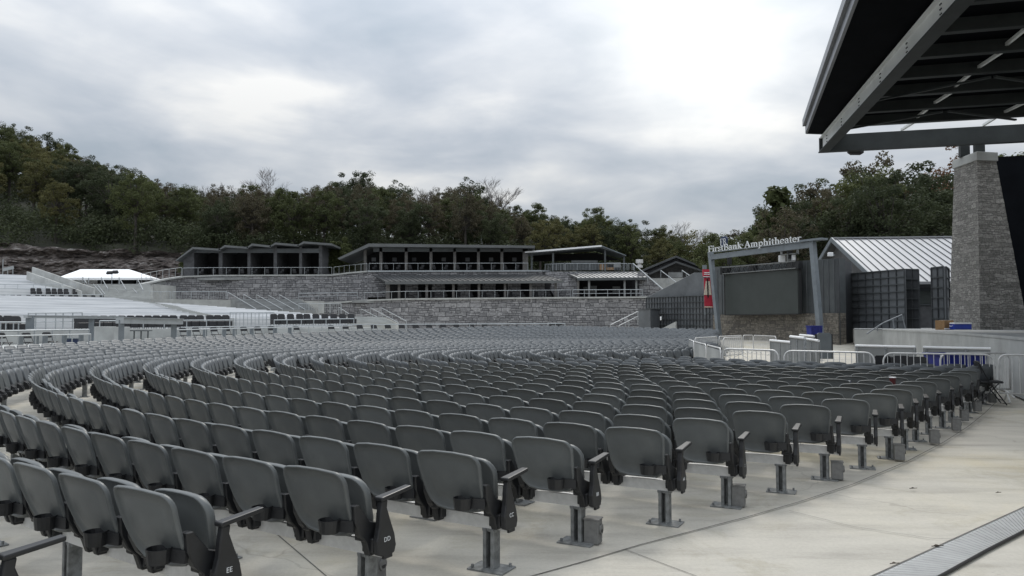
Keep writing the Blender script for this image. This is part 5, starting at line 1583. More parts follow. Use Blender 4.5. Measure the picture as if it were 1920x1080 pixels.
for (a0, a1, v0, v1) in ((1094, 1102, 538, 551), (1108, 1119, 536, 551), (1149, 1163, 537, 551)):
    m = MB(); m.prism([W(a0, v1, 116.5), W(a1, v1, 116.5), W(a1, v0, 116.5), W(a0, v0, 116.5)], (0, .2, 0)); fixn(m.build('panel', M['concd'], pv))
for u, wd_ in ((1104.5, .28), (1084, .3), (1171, .25), (1193, .25)):
    zz0, zz1 = W(u, 558.5, 112).z, W(u, 521, 112).z; m = MB(); m.box((W(u, 540, 112).x, 112, (zz0 + zz1) / 2), (wd_, .28, zz1 - zz0)); m.build('column', M['concd'] if u != 1084 else M['woodl'], pv)
m = MB(); m.prism([W(1016, 509, 121), W(1060, 509, 118.6), W(1190, 509, 118), W(1208, 510, 119), W(1215, 512, 126), W(1016, 509, 128)], (0, 0, -.5)); fixn(m.build('deck', M['concd'], pv))
m = MB(); wallpix(m, [(1000, 509.5, 121), (1058, 509.5, 118.3), (1192, 509.5, 117.8), (1210, 513, 119)], 5.5); fixn(m.build('deck_wall', M['wstone'], pv))
# open canopy on the deck
cn = empty('deck_canopy', W(1080, 508, 122), 'dark open-sided canopy with thin white roof edge on the upper deck', 'canopy')
m = MB(); slab(m, [(984, 473.5), (1128, 461.5), (1174, 479.5), (1127, 465), (985, 476)], 120, 8.5, rise=.3); fixn(m.build('roof', M['steeld'], cn))
m = MB(); m.bar(W(984, 473, 119.9), W(1128, 461, 119.9), .12, .24); m.build('white_edge', M['white'], cn)
m = MB(); m.bar(W(1128, 461, 119.9), W(1174, 479.3, 119.9), .10, .12); m.build('side_edge', M['steel'], cn)
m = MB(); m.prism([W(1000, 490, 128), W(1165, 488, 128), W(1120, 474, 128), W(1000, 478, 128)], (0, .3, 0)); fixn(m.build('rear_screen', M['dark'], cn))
for u, vt in ((997, 475), (1037, 474), (1134.5, 466), (1170, 479)):
    m = MB(); m.box((W(u, 490, 120.6).x, 120.6, (W(u, 509, 120.6).z + W(u, vt, 120.6).z) / 2), (.28, .28, W(u, vt, 120.6).z - W(u, 509, 120.6).z)); m.build('post', M['steeld'], cn)
m = MB(); m.box(W(1098, 500, 123), (11, 1, 1.2)); m.build('bar_counter', M['steeld'], cn)
m = MB(); m.box(W(1096, 490.5, 124), (4.2, .3, .35)); m.build('light_strip', M['railw'], cn)
for n_, (u, v) in enumerate(((1137, 501), (1150, 497))):
    p = W(u, v, 121.5); m = MB(); m.box(p, (2.2, 1.0, .9 - .1 * n_)); tag(m.build('deck_crate', M['card'] if n_ == 0 else M['concd']), 'low %s stack on the deck under the canopy right end' % ('tan' if n_ == 0 else 'grey'), 'crate')
# gabled house
hs = empty('gabled_house', W(1265, 525, 128), 'dark grey gabled house with double roof edge left of the portal', 'building')
m = MB(); slab(m, [(1196, 509.5), (1268, 479), (1322, 502), (1322, 505), (1268, 483), (1198, 512)], 126, 14); fixn(m.build('roof', M['roofd'], hs))
m = MB(); slab(m, [(1215, 513), (1268, 489.5), (1322, 508), (1322, 511), (1268, 493), (1218, 515.5)], 125, 3); fixn(m.build('porch_roof', M['roofd'], hs))
m = MB(); slab(m, [(1212, 524), (1320, 524), (1320, 506), (1268, 484), (1212, 508)], 127, 10); fixn(m.build('gable_wall', M['wood'], hs))
m = MB(); slab(m, [(1253, 520.5), (1278, 520.5), (1278, 510.5), (1253, 510.5)], 124.8, .1); fixn(m.build('notice_panel', M['concd'], hs))
m = MB(); wallpix(m, [(1205, 522, 119), (1300, 521, 119), (1350, 522, 121)], 5.0); STR(m.build('retaining_wall', M['conc']))
p = W(1199, 498, 121); t_ = empty('roof_vent', p, 'shiny round metal vent cowl beside the gabled house', 'vent')
m = MB(); m.tube([p, p + Vector((0, 0, .35)), p + Vector((0, 0, .40)), p + Vector((0, 0, .95))], [.3, .3, .58, .58], 14); m.build('cowl', M['alu'], t_)
m = MB(); m.tube([p + Vector((0, 0, -.3)), p + Vector((0, 0, .02))], [.5, .5], 14); m.build('base', M['alu'], t_)

# railings of the buildings
def prail(pts, hpx_h, step, lab, **kw):
    return railing([W(u, v, y) for u, v, y in pts], hpx_h, step, lab, **kw)
prail([(265, 531, 106), (282, 527, 109), (305, 522.5, 112), (340, 517, 116)], 1.25, 1.5, 'curving railing on the left end of the tall stone wall', r=.034)
prail([(342, 516.5, 116.2), (400, 515.5, 118.5), (520, 515, 120), (622, 514.8, 120.5)], 1.12, 2.1, 'long railing in front of the five open cabins', r=.034)
prail([(626, 514, 120.4), (655, 510.5, 119.5), (688, 507.5, 118.1)], 1.1, 1.0, 'short slanting railing between the two cabin buildings', r=.034)
prail([(692, 507.3, 118), (990, 506.8, 118)], 1.1, 1.9, 'long railing along the upper terrace of the long cabin', r=.034)
prail([(1022, 508, 120.8), (1058, 507, 118.4)], 1.05, .8, 'short angled railing at the left corner of the canopy deck', r=.04, balus=.3)
prail([(1060, 507, 118.2), (1176, 507, 117.9)], 1.05, 1.8, 'closely barred railing in front of the canopy deck', r=.04, balus=.22)
prail([(1178, 507, 117.9), (1190, 508, 118)], 1.05, 1.0, 'last short railing bay at the right end of the canopy deck', r=.04, balus=.3)
prail([(683, 562.5, 111.4), (760, 560, 110.1), (1000, 558, 110), (1070, 557.5, 110)], 1.05, 1.85, 'long railing along the gallery on the lowest stone wall', r=.034)
prail([(1074, 557.4, 110), (1205, 556.8, 109.6)], 1.05, 1.75, 'railing in front of the stone porch', r=.045, mid=True)
prail([(560, 562, 114), (670, 560.5, 113.5)], .95, 2.9, 'low ledge railing on the middle stone ledge', r=.04, mid=True)
prail([(280, 561, 100), (320, 561, 101)], 1.0, 1.2, 'barred railing at the foot of the tall stone wall', r=.035, balus=.3)
prail([(324, 561, 101), (425, 560.5, 103)], 1.0, 2.2, 'longer barred railing at the foot of the tall stone wall', r=.035, balus=.3)
prail([(560, 586, 86), (640, 588, 80)], 1.0, 2.0, 'barred railing at the top of the lower right stairs', r=.035, balus=.35)
# stairs in the middle: sloping concrete with handrails
def flight(lab, u0, u1, vt, vb, Yt, Yb, n, mt, cat='stairs', lean=0):
    t_ = empty('stairs', W(u0, vb, Yb), lab, cat)
    m = MB()
    zt, zb_ = W(u0, vt, Yt).z, W(u0, vb, Yb).z
    xa0, xa1 = W(u0, vt, Yt).x, W(u1, vt, Yt).x; xb0, xb1 = W(u0 + lean, vb, Yb).x, W(u1 + lean, vb, Yb).x
    for q in range(n):
        s0_, s1_ = q / n, (q + 1) / n
        z_ = zb_ + (zt - zb_) * s1_; ya, yb = Yb + (Yt - Yb) * s0_, Yt + .5
        l0, r0_ = xb0 + (xa0 - xb0) * s0_, xb1 + (xa1 - xb1) * s0_
        m.prism([(l0, ya, z_), (r0_, ya, z_), (xa1 if q == n - 1 else r0_ + (xa1 - xb1) * .0 , ya + (Yt - Yb) / n, z_), (l0, ya + (Yt - Yb) / n, z_)], (0, 0, -(z_ - zb_ + 1.2)))
    fixn(m.build('steps', mt, t_)); return t_
flight('broad concrete stair rising to the white tent', 172, 282, 533, 571, 107, 94, 16, M['conc'], lean=0)
flight('concrete stair between the white terrace and the tall stone wall', 430, 560, 561, 584, 98, 84, 12, M['concd'], lean=34)
flight('pale concrete stair down to the last seats under the lowest wall', 645, 715, 594, 607, 76, 62, 8, M['conc'], lean=26)
hr = [(155, 519, 110, 162, 531, 108), (190, 520, 108, 202, 541, 102), (223, 520, 108, 236, 542, 102), (257, 522, 107, 268, 543, 101), (175, 533, 106, 192, 552, 99), (183, 534, 106, 197, 552, 99), (215, 540, 104, 223, 549, 101),
      (203, 551, 101, 223, 566, 95), (230, 550, 101, 255, 568, 95), (249, 541, 103, 257, 549, 100)]
wn_ = ['top left', 'upper left', 'upper middle', 'upper right', 'lower left outer', 'lower left inner', 'small central', 'bottom left', 'bottom right', 'small right']
for q, (u0, v0, y0, u1, v1, y1) in enumerate(hr):
    a, b = W(u0, v0, y0), W(u1, v1, y1); slope_rail(a - Vector((0, 0, .95)), b - Vector((0, 0, .95)), .95, '%s sloping handrail on the broad stair below the white tent' % wn_[q], r=.05)
for q, (u0, v0, u1, v1) in enumerate([(427, 547.5, 480, 579), (457, 552, 507, 580), (481, 552.5, 530, 580), (504, 554, 551, 580), (524, 552.5, 572, 580)]):
    a, b = W(u0, v0, 103), W(u1, v1, 84); slope_rail(a - Vector((0, 0, .95)), b - Vector((0, 0, .95)), .95, '%s of five parallel handrails descending under the tall stone wall' % (['leftmost'] + ORD[1:])[q], r=.045, group='five parallel handrails')
for q, (u0, v0, u1, v1) in enumerate([(635, 576, 665, 595), (677, 579, 727, 604), (695, 577, 747, 605), (715, 577, 762, 602)]):
    a, b = W(u0, v0, 92), W(u1, v1, 70); slope_rail(a - Vector((0, 0, .95)), b - Vector((0, 0, .95)), .95, '%s of four handrails descending to the seats before the lowest wall' % (['leftmost'] + ORD[1:])[q], r=.04, group='four handrails at the seats')
for q, (u0, v0, u1, v1) in enumerate([(1196, 584, 1145, 609), (1196, 593, 1160, 611)]):
    a, b = W(u0, v0, 82), W(u1, v1, 72); slope_rail(a - Vector((0, 0, .9)), b - Vector((0, 0, .9)), .9, '%s of two handrails rising to the dark cabinet' % ('upper' if q == 0 else 'lower'), r=.04, group='handrails by the cabinet')
a, b = W(1187, 494, 117), W(1246, 545, 104); slope_rail(a - Vector((0, 0, 1)), b - Vector((0, 0, 1)), 1.0, 'long white handrail running down from the canopy deck', r=.07)
for q, (u0, v0, u1, v1) in enumerate([(1239, 507, 1269, 530), (1279, 507, 1295, 518)]):
    a, b = W(u0, v0, 117), W(u1, v1, 112); slope_rail(a - Vector((0, 0, 1.1)), b - Vector((0, 0, 1.1)), 1.1, '%s short white handrail before the gabled house' % ('left' if q == 0 else 'right'), r=.06, group='short handrails at the house')
# lounge chairs behind the railings
lup = [(377, 514.5, 120), (401, 514.5, 120), (428, 514.5, 121), (454, 514.5, 121), (478, 514.5, 121.5), (501, 514.5, 121.5), (528, 514.5, 121.5), (552, 514.5, 121.5), (575, 514.5, 121.5), (592, 514.5, 121.5)]
for q, (u, v, y) in enumerate(lup): place_club(W(u, v, y), math.pi + (.5 if q % 2 else -.5), 'dark lounge chair, %s from the left, inside the five-bay cabins' % ORD[q], 'lounge chairs in the five cabins')
for q in range(13): place_club(W(702 + q * 22.3, 506.5, 120), math.pi + (.4 if q % 2 else -.5), 'dark lounge chair, %s from the left, on the long cabin terrace' % ORD[q], 'lounge chairs on the long terrace')
for q in range(12): place_club(W(762 + q * 24.3, 558.5, 112.8), math.pi + (.4 if q % 2 else -.5), 'dark lounge chair, %s from the left, in the lower gallery' % ORD[q], 'lounge chairs in the gallery')
# pair of black speakers standing over the last seats
for q, u in enumerate((1035, 1048)):
    p = W(u, 610, 62); t_ = empty('covered_speaker', p, '%s of two black covered boxes on a thin rail beyond the last seats' % ('left' if q == 0 else 'right'), 'speaker', 'two black covered boxes')
    m = MB(); m.box(p + Vector((0, 0, .1)), (.5, .4, .28)); bevel(m.build('cover', M['blackf'], t_), .1, 3); m = MB(); m.box(p + Vector((0, 0, -.2)), (.1, .1, .4)); m.build('stand', M['black'], t_)

# tent
tn = empty('marquee_tent', W(195, 533, 112), 'white hipped marquee tent before the rock face', 'tent')
zE_ = W(197, 520.5, 110).z; zR = W(197, 504.5, 114).z
fl, fr2 = W(108, 516, 110), W(285, 521, 110); zE0 = fl.z
e4 = [Vector((fl.x, 110, zE_)), Vector((fr2.x, 110, zE_)), Vector((fr2.x * 1.04, 119, zE_)), Vector((fl.x * 1.04, 119, zE_))]
rg_ = [Vector((W(151, 503.5, 114.5).x, 114.5, zR)), Vector((W(242, 506, 114.5).x, 114.5, zR))]
m = MB(); m.add(e4 + rg_, [(0, 1, 5, 4), (1, 2, 5), (2, 3, 4, 5), (3, 0, 4)]); fixn(m.build('roof', M['tent'], tn))
m = MB()
for a, b in zip(e4, e4[1:] + e4[:1]): m.prism([a, b, b - Vector((0, 0, .32)), a - Vector((0, 0, .32))], (0, .03, 0) if abs(a.y - b.y) < .1 else (.03, 0, 0))
m.build('valance', M['tent'], tn)
for a in e4 + [e4[0].lerp(e4[1], .33), e4[0].lerp(e4[1], .66)]:
    m = MB(); m.tube([Vector((a.x, a.y, zE_)), Vector((a.x, a.y, zE_ - 2.3))], .06, 6); m.build('pole', M['railw'], tn)
zf_ = W(197, 533.5, 110).z
m = MB(); m.prism([Vector((fl.x - 2, 108.5, zf_)), Vector((fr2.x + 1, 108.5, zf_)), Vector((fr2.x + 2, 128, zf_)), Vector((fl.x - 6, 128, zf_))], (0, 0, -3)); STR(fixn(m.build('tent_platform', M['conc'])))
m = MB(); m.prism([Vector((W(185, 530, 118).x, 118, zf_)), Vector((W(262, 530, 118).x, 118, zf_)), Vector((W(262, 530, 118).x, 118, zf_ + 1.5)), Vector((W(185, 530, 118).x, 118, zf_ + 1.5))], (0, .1, 0)); fixn(m.build('rear_curtain', M['dark'], tn))
for q, (u, wd_, hh) in enumerate([(188, .5, 1.3), (201, 1.6, 1.3), (228, 1.0, .9), (243, 1.4, .8)]):
    p = W(u, 533.5, 113); p.z = zf_; t_ = empty('equipment_case', p, '%s dark case from the left under the white tent' % ORD[q], 'case', 'dark cases under the tent'); m = MB(); m.box(p + Vector((0, 0, hh / 2)), (wd_, .7, hh)); bevel(m.build('body', M['blackf'], t_), .03, 1)
    m = MB(); m.box(p + Vector((0, 0, hh + .02)), (wd_ * 1.02, .72, .04)); m.build('lid', M['black'], t_)
p = W(210, 512.5, 106); t_ = empty('covered_speaker', p, 'pair of black rounded speakers on a pole in front of the white tent', 'speaker')
m = MB()
m.tube([p + Vector((-.75, 0, -.1)), p + Vector((-.6, 0, .08)), p + Vector((.05, 0, .1)), p + Vector((.15, 0, .0))], [.1, .24, .24, .1], 8); m.build('left_speaker', M['blackf'], t_)
m = MB(); m.tube([p + Vector((.0, .2, .0)), p + Vector((.1, .2, .18)), p + Vector((.6, .2, .2)), p + Vector((.75, .2, .05))], [.1, .26, .26, .12], 8); m.build('right_speaker', M['blackf'], t_)
m = MB(); m.tube([p, p - Vector((0, 0, 2.6))], .05, 6); m.build('pole', M['rail'], t_)
# concrete parapets of the ramp
for q, (a, b, Y1, Y2, hh, lab) in enumerate([((60, 500.5), (176, 540), 108, 99, 1.0, 'upper of two long sloping concrete parapets left of the tent'), ((50, 509), (150, 545), 104, 97, 1.1, 'lower of two long sloping concrete parapets left of the tent')]):
    A3, B3 = W(*a, Y1), W(*b, Y2); m = MB(); m.prism([A3, B3, B3 - Vector((0, 0, hh)), A3 - Vector((0, 0, hh))], (0, .35, 0)); tag(fixn(m.build('parapet', M['conc'])), lab, 'parapet', 'two sloping parapets')
p = W(5, 512, 122); t_ = empty('scaffold_seat', p, 'pale metal seat frame on top of the upper terrace at the left edge', 'frame')
m = MB()
for s_ in (0, .8, 1.6): m.tube([p + Vector((s_, 0, -.2)), p + Vector((s_, 0, 2.2 if s_ < .5 else .7))], .07, 5)
m.bar(p + Vector((0, 0, .5)), p + Vector((1.7, 0, .9)), .1, .5); m.build('frame', M['railw'], t_)

# ================================================================== hill, rock face, trees
from mathutils import noise
SKY = [(-300, 170), (-120, 215), (0, 240), (60, 248), (100, 262), (150, 295), (205, 315), (280, 335), (340, 352), (450, 362), (560, 362), (640, 345), (700, 345), (770, 365), (830, 365), (880, 360), (940, 385), (1000, 395), (1060, 408), (1130, 410), (1200, 428), (1260, 440), (1340, 455), (1700, 455)]
def vsky(u): return float(np.interp(u, [a for a, b in SKY], [b for a, b in SKY]))
YB = 150.0
def hill_z(x, Y):
    u = 960 + F_PX * x / Y
    zb_ = 14.3 if u < 330 else (float(np.interp(u, [330, 420, 1000, 1200, 1350], [14.3, 12.0, 10.5, 8.5, 6.0])))
    top = W(960, vsky(u) , 215).z - 13.5
    s_ = max(0.0, min(1.0, (Y - 134) / (215 - 134)))
    return zb_ + (max(top, zb_) - zb_) * (s_ ** .85)
m = MB(); us = list(range(-700, 1500, 40)); ys = [132, 136, 142, 150, 160, 172, 186, 200, 215, 240, 300]
for Y in ys:
    for u in us:
        x = (u - 960) / F_PX * Y; z = hill_z(x, min(Y, 215)); z += noise.noise(Vector((x * .06, Y * .06, 1))) * 1.2
        m.v.append((x, Y, z if Y > 132 else z - 10))
nu = len(us)
for j in range(len(ys) - 1):
    for i in range(nu - 1): m.f.append((j * nu + i, j * nu + i + 1, (j + 1) * nu + i + 1, (j + 1) * nu + i)); m.m.append(0)
STR(m.build('hillside', M['earth'], smooth=True))
# rock face
m = MB(); cu = [(-260 + 6 * i) for i in range(108)]; nr = 34
for j in range(nr + 1):
    for u in cu:
        s_ = j / nr; vt = float(np.interp(u, [-260, 0, 60, 130, 250, 345, 400], [440, 452, 462, 466, 470, 474, 478])); v = 540 + (vt - 540) * s_
        Y = 129 + s_ * 5.0
        p = W(u, v, Y)
        led = noise.noise(Vector((p.x * .05, 7, p.z * .8))) * 1.4 + noise.noise(Vector((p.x * .35, 3, p.z * 1.3))) * .9 + noise.noise(Vector((p.x * 1.2, 5, p.z * 2.4))) * .35
        p.y += round(led * 2.2) / 2.2
        p.z += noise.noise(Vector((p.x * .3, p.z * .3, 4))) * .4
        m.v.append(tuple(p))
nu = len(cu)
for j in range(nr):
    for i in range(nu - 1): m.f.append((j * nu + i, j * nu + i + 1, (j + 1) * nu + i + 1, (j + 1) * nu + i)); m.m.append(0)
STR(m.build('rock_face', M['rock']))

def leafmesh(clumps, per, size, rg, up=.5):
    n = len(clumps) * per
    C_ = np.repeat(np.array([c[:3] for c in clumps]), per, 0); Rr = np.repeat(np.array([c[3] for c in clumps]), per)
    d = rg.normal(size=(n, 3)); d /= np.linalg.norm(d, axis=1)[:, None]
    rad = Rr * (0.45 + .65 * rg.random(n) ** .6)
    P_ = C_ + d * rad[:, None] * np.array([1, 1, .75])
    nrm_ = d + rg.normal(size=(n, 3)) * .55; nrm_[:, 2] += up; nrm_ /= np.linalg.norm(nrm_, axis=1)[:, None]
    a = np.cross(nrm_, rg.normal(size=(n, 3))); a /= np.linalg.norm(a, axis=1)[:, None]; b = np.cross(nrm_, a)
    s_ = size * (.6 + .8 * rg.random(n))[:, None]
    V_ = np.stack([P_ - a * s_, P_ + b * s_ * .55, P_ + a * s_, P_ - b * s_ * .55], 1).reshape(-1, 3)
    return V_
def tree_proto(idx, kind, H, cw, ch, seed, mt, nclump=125, per=100, leaf=.145, cz=None, gaps=.0):
    rg = np.random.default_rng(seed); rp = random.Random(seed)
    t_ = bpy.data.objects.new(kind, None); col.objects.link(t_); ORG[t_.name] = Vector((0, 0, 0))
    m = MB(); zc_ = H - ch / 2
    lean = (rp.uniform(-.5, .5), rp.uniform(-.5, .5))
    trunk = [(0, 0, -1.2), (lean[0] * .2, lean[1] * .2, H * .25), (lean[0] * .6, lean[1] * .6, H * .5), (lean[0], lean[1], H * .82)]
    m.tube(trunk, [.34, .27, .19, .06], 7)
    cl = []
    for q in range(nclump):
        for _ in range(20):
            v = rg.normal(size=3); v /= np.linalg.norm(v); rr = rg.random() ** .38
            x, y, z = v[0] * cw / 2 * rr, v[1] * cw / 2 * rr, v[2] * ch / 2 * rr
            lob = 1 + .16 * math.sin(3 * math.atan2(y, x) + seed) + .12 * math.sin(5 * v[2] + seed * 1.7)
            if z > -ch * .45: break
        cl.append((x * lob + lean[0], y * lob + lean[1], zc_ + z, rp.uniform(.45, 1.05) * cw / 8.5))
    for c in cl[::2]:
        s_ = rp.uniform(.3, .7); b0_ = Vector((lean[0] * s_, lean[1] * s_, H * (.25 + .5 * s_))); e_2 = Vector(c[:3])
        mid = b0_.lerp(e_2, .5) + Vector((0, 0, rp.uniform(-.3, .6))); m.tube([b0_, mid, e_2], [.10, .06, .02], 4)
    m.build('trunk', M['bark'], t_)
    V_ = leafmesh(cl, per, leaf, rg)
    me = bpy.data.meshes.new('crown'); n = len(V_) // 4
    me.vertices.add(len(V_)); me.vertices.foreach_set('co', V_.astype(np.float32).ravel()); me.loops.add(n * 4); me.loops.foreach_set('vertex_index', np.arange(n * 4, dtype=np.int32))
    me.polygons.add(n); me.polygons.foreach_set('loop_start', np.arange(0, n * 4, 4, dtype=np.int32)); me.update(calc_edges=True); me.materials.append(mt)
    o = bpy.data.objects.new('crown', me); col.objects.link(o); o.parent = t_
    return t_
def bare_proto(H, seed):
    rp = random.Random(seed); t_ = bpy.data.objects.new('bare_tree', None); col.objects.link(t_); ORG[t_.name] = Vector((0, 0, 0))
    m = MB(); m.tube([(0, 0, -1), (0, 0, H * .2), (.2, 0, H * .42)], [.26, .22, .16], 6); m.build('trunk', M['barkp'], t_)
    m = MB()
    def br(p, d, L_, r, k):
        e_ = p + d * L_; md = p.lerp(e_, .5) + Vector((rp.uniform(-.1, .1), rp.uniform(-.1, .1), .05)) * L_ * .4
        m.tube([p, md, e_], [r, r * .8, r * .6], 3, cap=False)
        if k == 0: return
        for _ in range(3 if k > 1 else 4):
            nd = (d + Vector((rp.uniform(-.75, .75), rp.uniform(-.75, .75), rp.uniform(-.15, .55)))).normalized()
            br(p.lerp(e_, rp.uniform(.55, 1)), nd, L_ * rp.uniform(.6, .8), max(r * .6, .018), k - 1)
    for q in range(6):
        a = q * 1.05 + rp.uniform(-.3, .3); br(Vector((.1, 0, H * rp.uniform(.25, .42))), Vector((math.cos(a) * .5, math.sin(a) * .5, 1)).normalized(), H * .24, .10, 4)
    m.build('branches', M['barkp'], t_)
    return t_
def conifer_proto(H, seed, mt):
    rg = np.random.default_rng(seed); t_ = bpy.data.objects.new('cedar_tree', None); col.objects.link(t_); ORG[t_.name] = Vector((0, 0, 0))
    m = MB(); m.tube([(0, 0, -1), (0, 0, H * .95)], [.25, .04], 6); m.build('trunk', M['bark'], t_)
    cl = []
    for q in range(60):
        h = rg.random() ** .8; z = H * (.12 + .86 * h); r = (1 - h) * H * .2 + .15; a = rg.random() * 6.28; cl.append((math.cos(a) * r * .8, math.sin(a) * r * .8, z, .55 + .6 * (1 - h)))
    V_ = leafmesh(cl, 40, .22, rg, .1); me = bpy.data.meshes.new('crown'); n = len(V_) // 4
    me.vertices.add(len(V_)); me.vertices.foreach_set('co', V_.astype(np.float32).ravel()); me.loops.add(n * 4); me.loops.foreach_set('vertex_index', np.arange(n * 4, dtype=np.int32))
    me.polygons.add(n); me.polygons.foreach_set('loop_start', np.arange(0, n * 4, 4, dtype=np.int32)); me.update(calc_edges=True); me.materials.append(mt)
    o = bpy.data.objects.new('crown', me); col.objects.link(o); o.parent = t_; return t_
PR = {}
PR['green'] = [tree_proto(0, 'broadleaf_tree', 15, 8.8, 12, 11, M['lf_green']), tree_proto(0, 'broadleaf_tree', 16, 8.0, 13, 12, M['lf_green'])]
PR['dark'] = [tree_proto(0, 'broadleaf_tree', 15.5, 9.2, 12.5, 21, M['lf_dark'], 140, 100), tree_proto(0, 'broadleaf_tree', 14.5, 8.4, 12, 22, M['lf_dark'])]
PR['brown'] = [tree_proto(0, 'broadleaf_tree', 15, 8.2, 11.5, 31, M['lf_brown'], 110, 80), tree_proto(0, 'broadleaf_tree', 16, 7.8, 12, 32, M['lf_brown'], 100, 76)]
PR['olive'] = [tree_proto(0, 'broadleaf_tree', 14, 8.2, 11, 41, M['lf_olive']), tree_proto(0, 'broadleaf_tree', 13, 7.4, 10.5, 42, M['lf_olive'], 100, 95)]
PR['orange'] = [tree_proto(0, 'broadleaf_tree', 15, 7.5, 10.5, 51, M['lf_orange'], 90, 60)]
PR['bare'] = [bare_proto(15, 61), bare_proto(16, 62)]
PR['cedar'] = [conifer_proto(9, 71, M['lf_green'])]
pused = set()
LABT = {'green': 'green leafy tree', 'dark': 'dark green leafy tree', 'brown': 'browning half-bare leafy tree', 'olive': 'yellowish olive tree', 'orange': 'rusty orange autumn tree', 'bare': 'leafless grey tree', 'cedar': 'narrow young cedar'}
rt = random.Random(77)
def plant(kind, p, sc_, lab, grp):
    pr = PR[kind][rt.randrange(len(PR[kind]))]
    if pr.name in pused: c = copy_tree(pr)
    else: c = pr; pused.add(pr.name)
    c.location = p; c.rotation_euler = (0, 0, rt.uniform(0, 6.28)); c.scale = (sc_ * rt.uniform(.9, 1.12), sc_ * rt.uniform(.9, 1.12), sc_ * rt.uniform(.94, 1.06))
    tag(c, lab, 'tree', grp)
def where(u):
    for lim, s_ in ((40, 'at the left picture edge'), (90, 'above the ramp parapets'), (150, 'above the tent left half'), (215, 'above the white tent'), (275, 'above the tent right end'), (340, 'left of the five cabins'),
                    (413, 'over the first cabin'), (508, 'over the second and third cabins'), (622, 'over the last two cabins'), (690, 'between the two cabin buildings'), (800, 'over the long cabin left part'),
                    (900, 'over the long cabin middle'), (1000, 'over the long cabin right end'), (1100, 'over the deck canopy left half'), (1190, 'over the deck canopy right half'), (1270, 'left of the house ridge'), (9999, 'right of the house ridge')):
        if u < lim: return s_
def rowword(Y): return {138: 'at the slope foot', 145: 'low on the slope', 153: 'low mid slope', 162: 'below mid slope', 172: 'at mid slope', 183: 'above mid slope', 195: 'just under the skyline', 207: 'on the skyline'}[Y]
cnt = 0
for Y in (138, 145, 153, 162, 172, 183, 195, 207):
    du = 6.4 / Y * F_PX * (1.0 if Y > 140 else 1.15)
    u = -130 + rt.uniform(0, du)
    while u < 1345:
        uu = u + rt.uniform(-.3, .3) * du; yy = Y + rt.uniform(-3, 3)
        u += du
        if uu > 1180 and Y > 165: continue
        if Y < 150 and uu < 330 and rt.random() < .5: continue
        x = (uu - 960) / F_PX * yy; z = hill_z(x, yy)
        vs_ = vsky(uu)
        k = rt.random()
        if k > .94 and Y < 180: k = .5
        if uu < 120: kind = 'olive' if k < .34 else 'green' if k < .65 else 'dark' if k < .9 else 'brown'
        elif uu < 620: kind = 'dark' if k < .34 else 'green' if k < .52 else 'brown' if k < .86 else 'olive' if k < .94 else 'bare'
        elif uu < 980: kind = 'dark' if k < .45 else 'brown' if k < .68 else 'green' if k < .86 else 'olive' if k < .93 else 'bare'
        else: kind = 'dark' if k < .3 else 'green' if k < .62 else 'olive' if k < .88 else 'brown'
        ztop_lim = W(960, vs_, yy).z
        H = 15.0; s_ = rt.uniform(.82, 1.1)
        s_ = min(s_, (ztop_lim - z + rt.uniform(-1.2, .8)) / H)
        if Y >= 195 and uu < 1000: s_ = max(s_, .75)
        if s_ < .42: s_ = .42
        plant(kind, (x, yy, z), s_, LABT[kind] + ' ' + rowword(Y) + ' ' + where(uu), 'trees on the hillside behind the buildings'); cnt += 1
# single trees that stand out of the skyline
for kind, u, vtop, Y, lab in [('dark', 30, 235, 205, 'dark crown topping the far left skyline'), ('dark', 85, 243, 205, 'round dark crown standing alone on the left skyline'), ('dark', 232, 313, 200, 'low dark crown breaking the falling left skyline'),
                              ('dark', 672, 316, 175, 'tall dark tree forming the highest crown above the long cabin'), ('dark', 752, 338, 172, 'dark tree right of the highest crown above the long cabin'), ('bare', 812, 328, 184, 'leafless tree between two dark crowns above the long cabin'),
                              ('dark', 885, 333, 170, 'dark airy tree with ragged top above the right end of the long cabin'), ('bare', 930, 345, 178, 'leafless twiggy top right of the ragged dark tree'), ('bare', 385, 326, 196, 'pale leafless tree on the skyline behind the five cabins, left'),
                              ('bare', 440, 330, 192, 'pale leafless tree on the skyline behind the five cabins, middle'), ('bare', 500, 322, 190, 'pale leafless tree on the skyline behind the five cabins, right'), ('bare', 545, 330, 190, 'low leafless tree on the skyline behind the fifth cabin'),
                              ('green', 1005, 380, 160, 'green tree with ragged top left of the deck canopy roof'), ('green', 1115, 396, 150, 'light green tree above the deck canopy peak'), ('dark', 1180, 402, 148, 'loose dark tree with sky showing through, left of the gabled house'),
                              ('olive', 1240, 418, 150, 'pale olive tree behind the gabled house ridge'), ('bare', 1285, 425, 156, 'thin leafless tree right of the gabled house ridge'), ('olive', 1085, 415, 142, 'yellowish tree behind the deck canopy'), ('dark', 620, 340, 185, 'dark crown left of the tallest tree')]:
    p = W(u, vtop, Y); H = 16.0
    z = hill_z(p.x, Y); s_ = max(.6, min(1.5, (p.z - z) / 15.0)); plant(kind, (p.x, Y, p.z - 15 * s_), s_, lab, None)
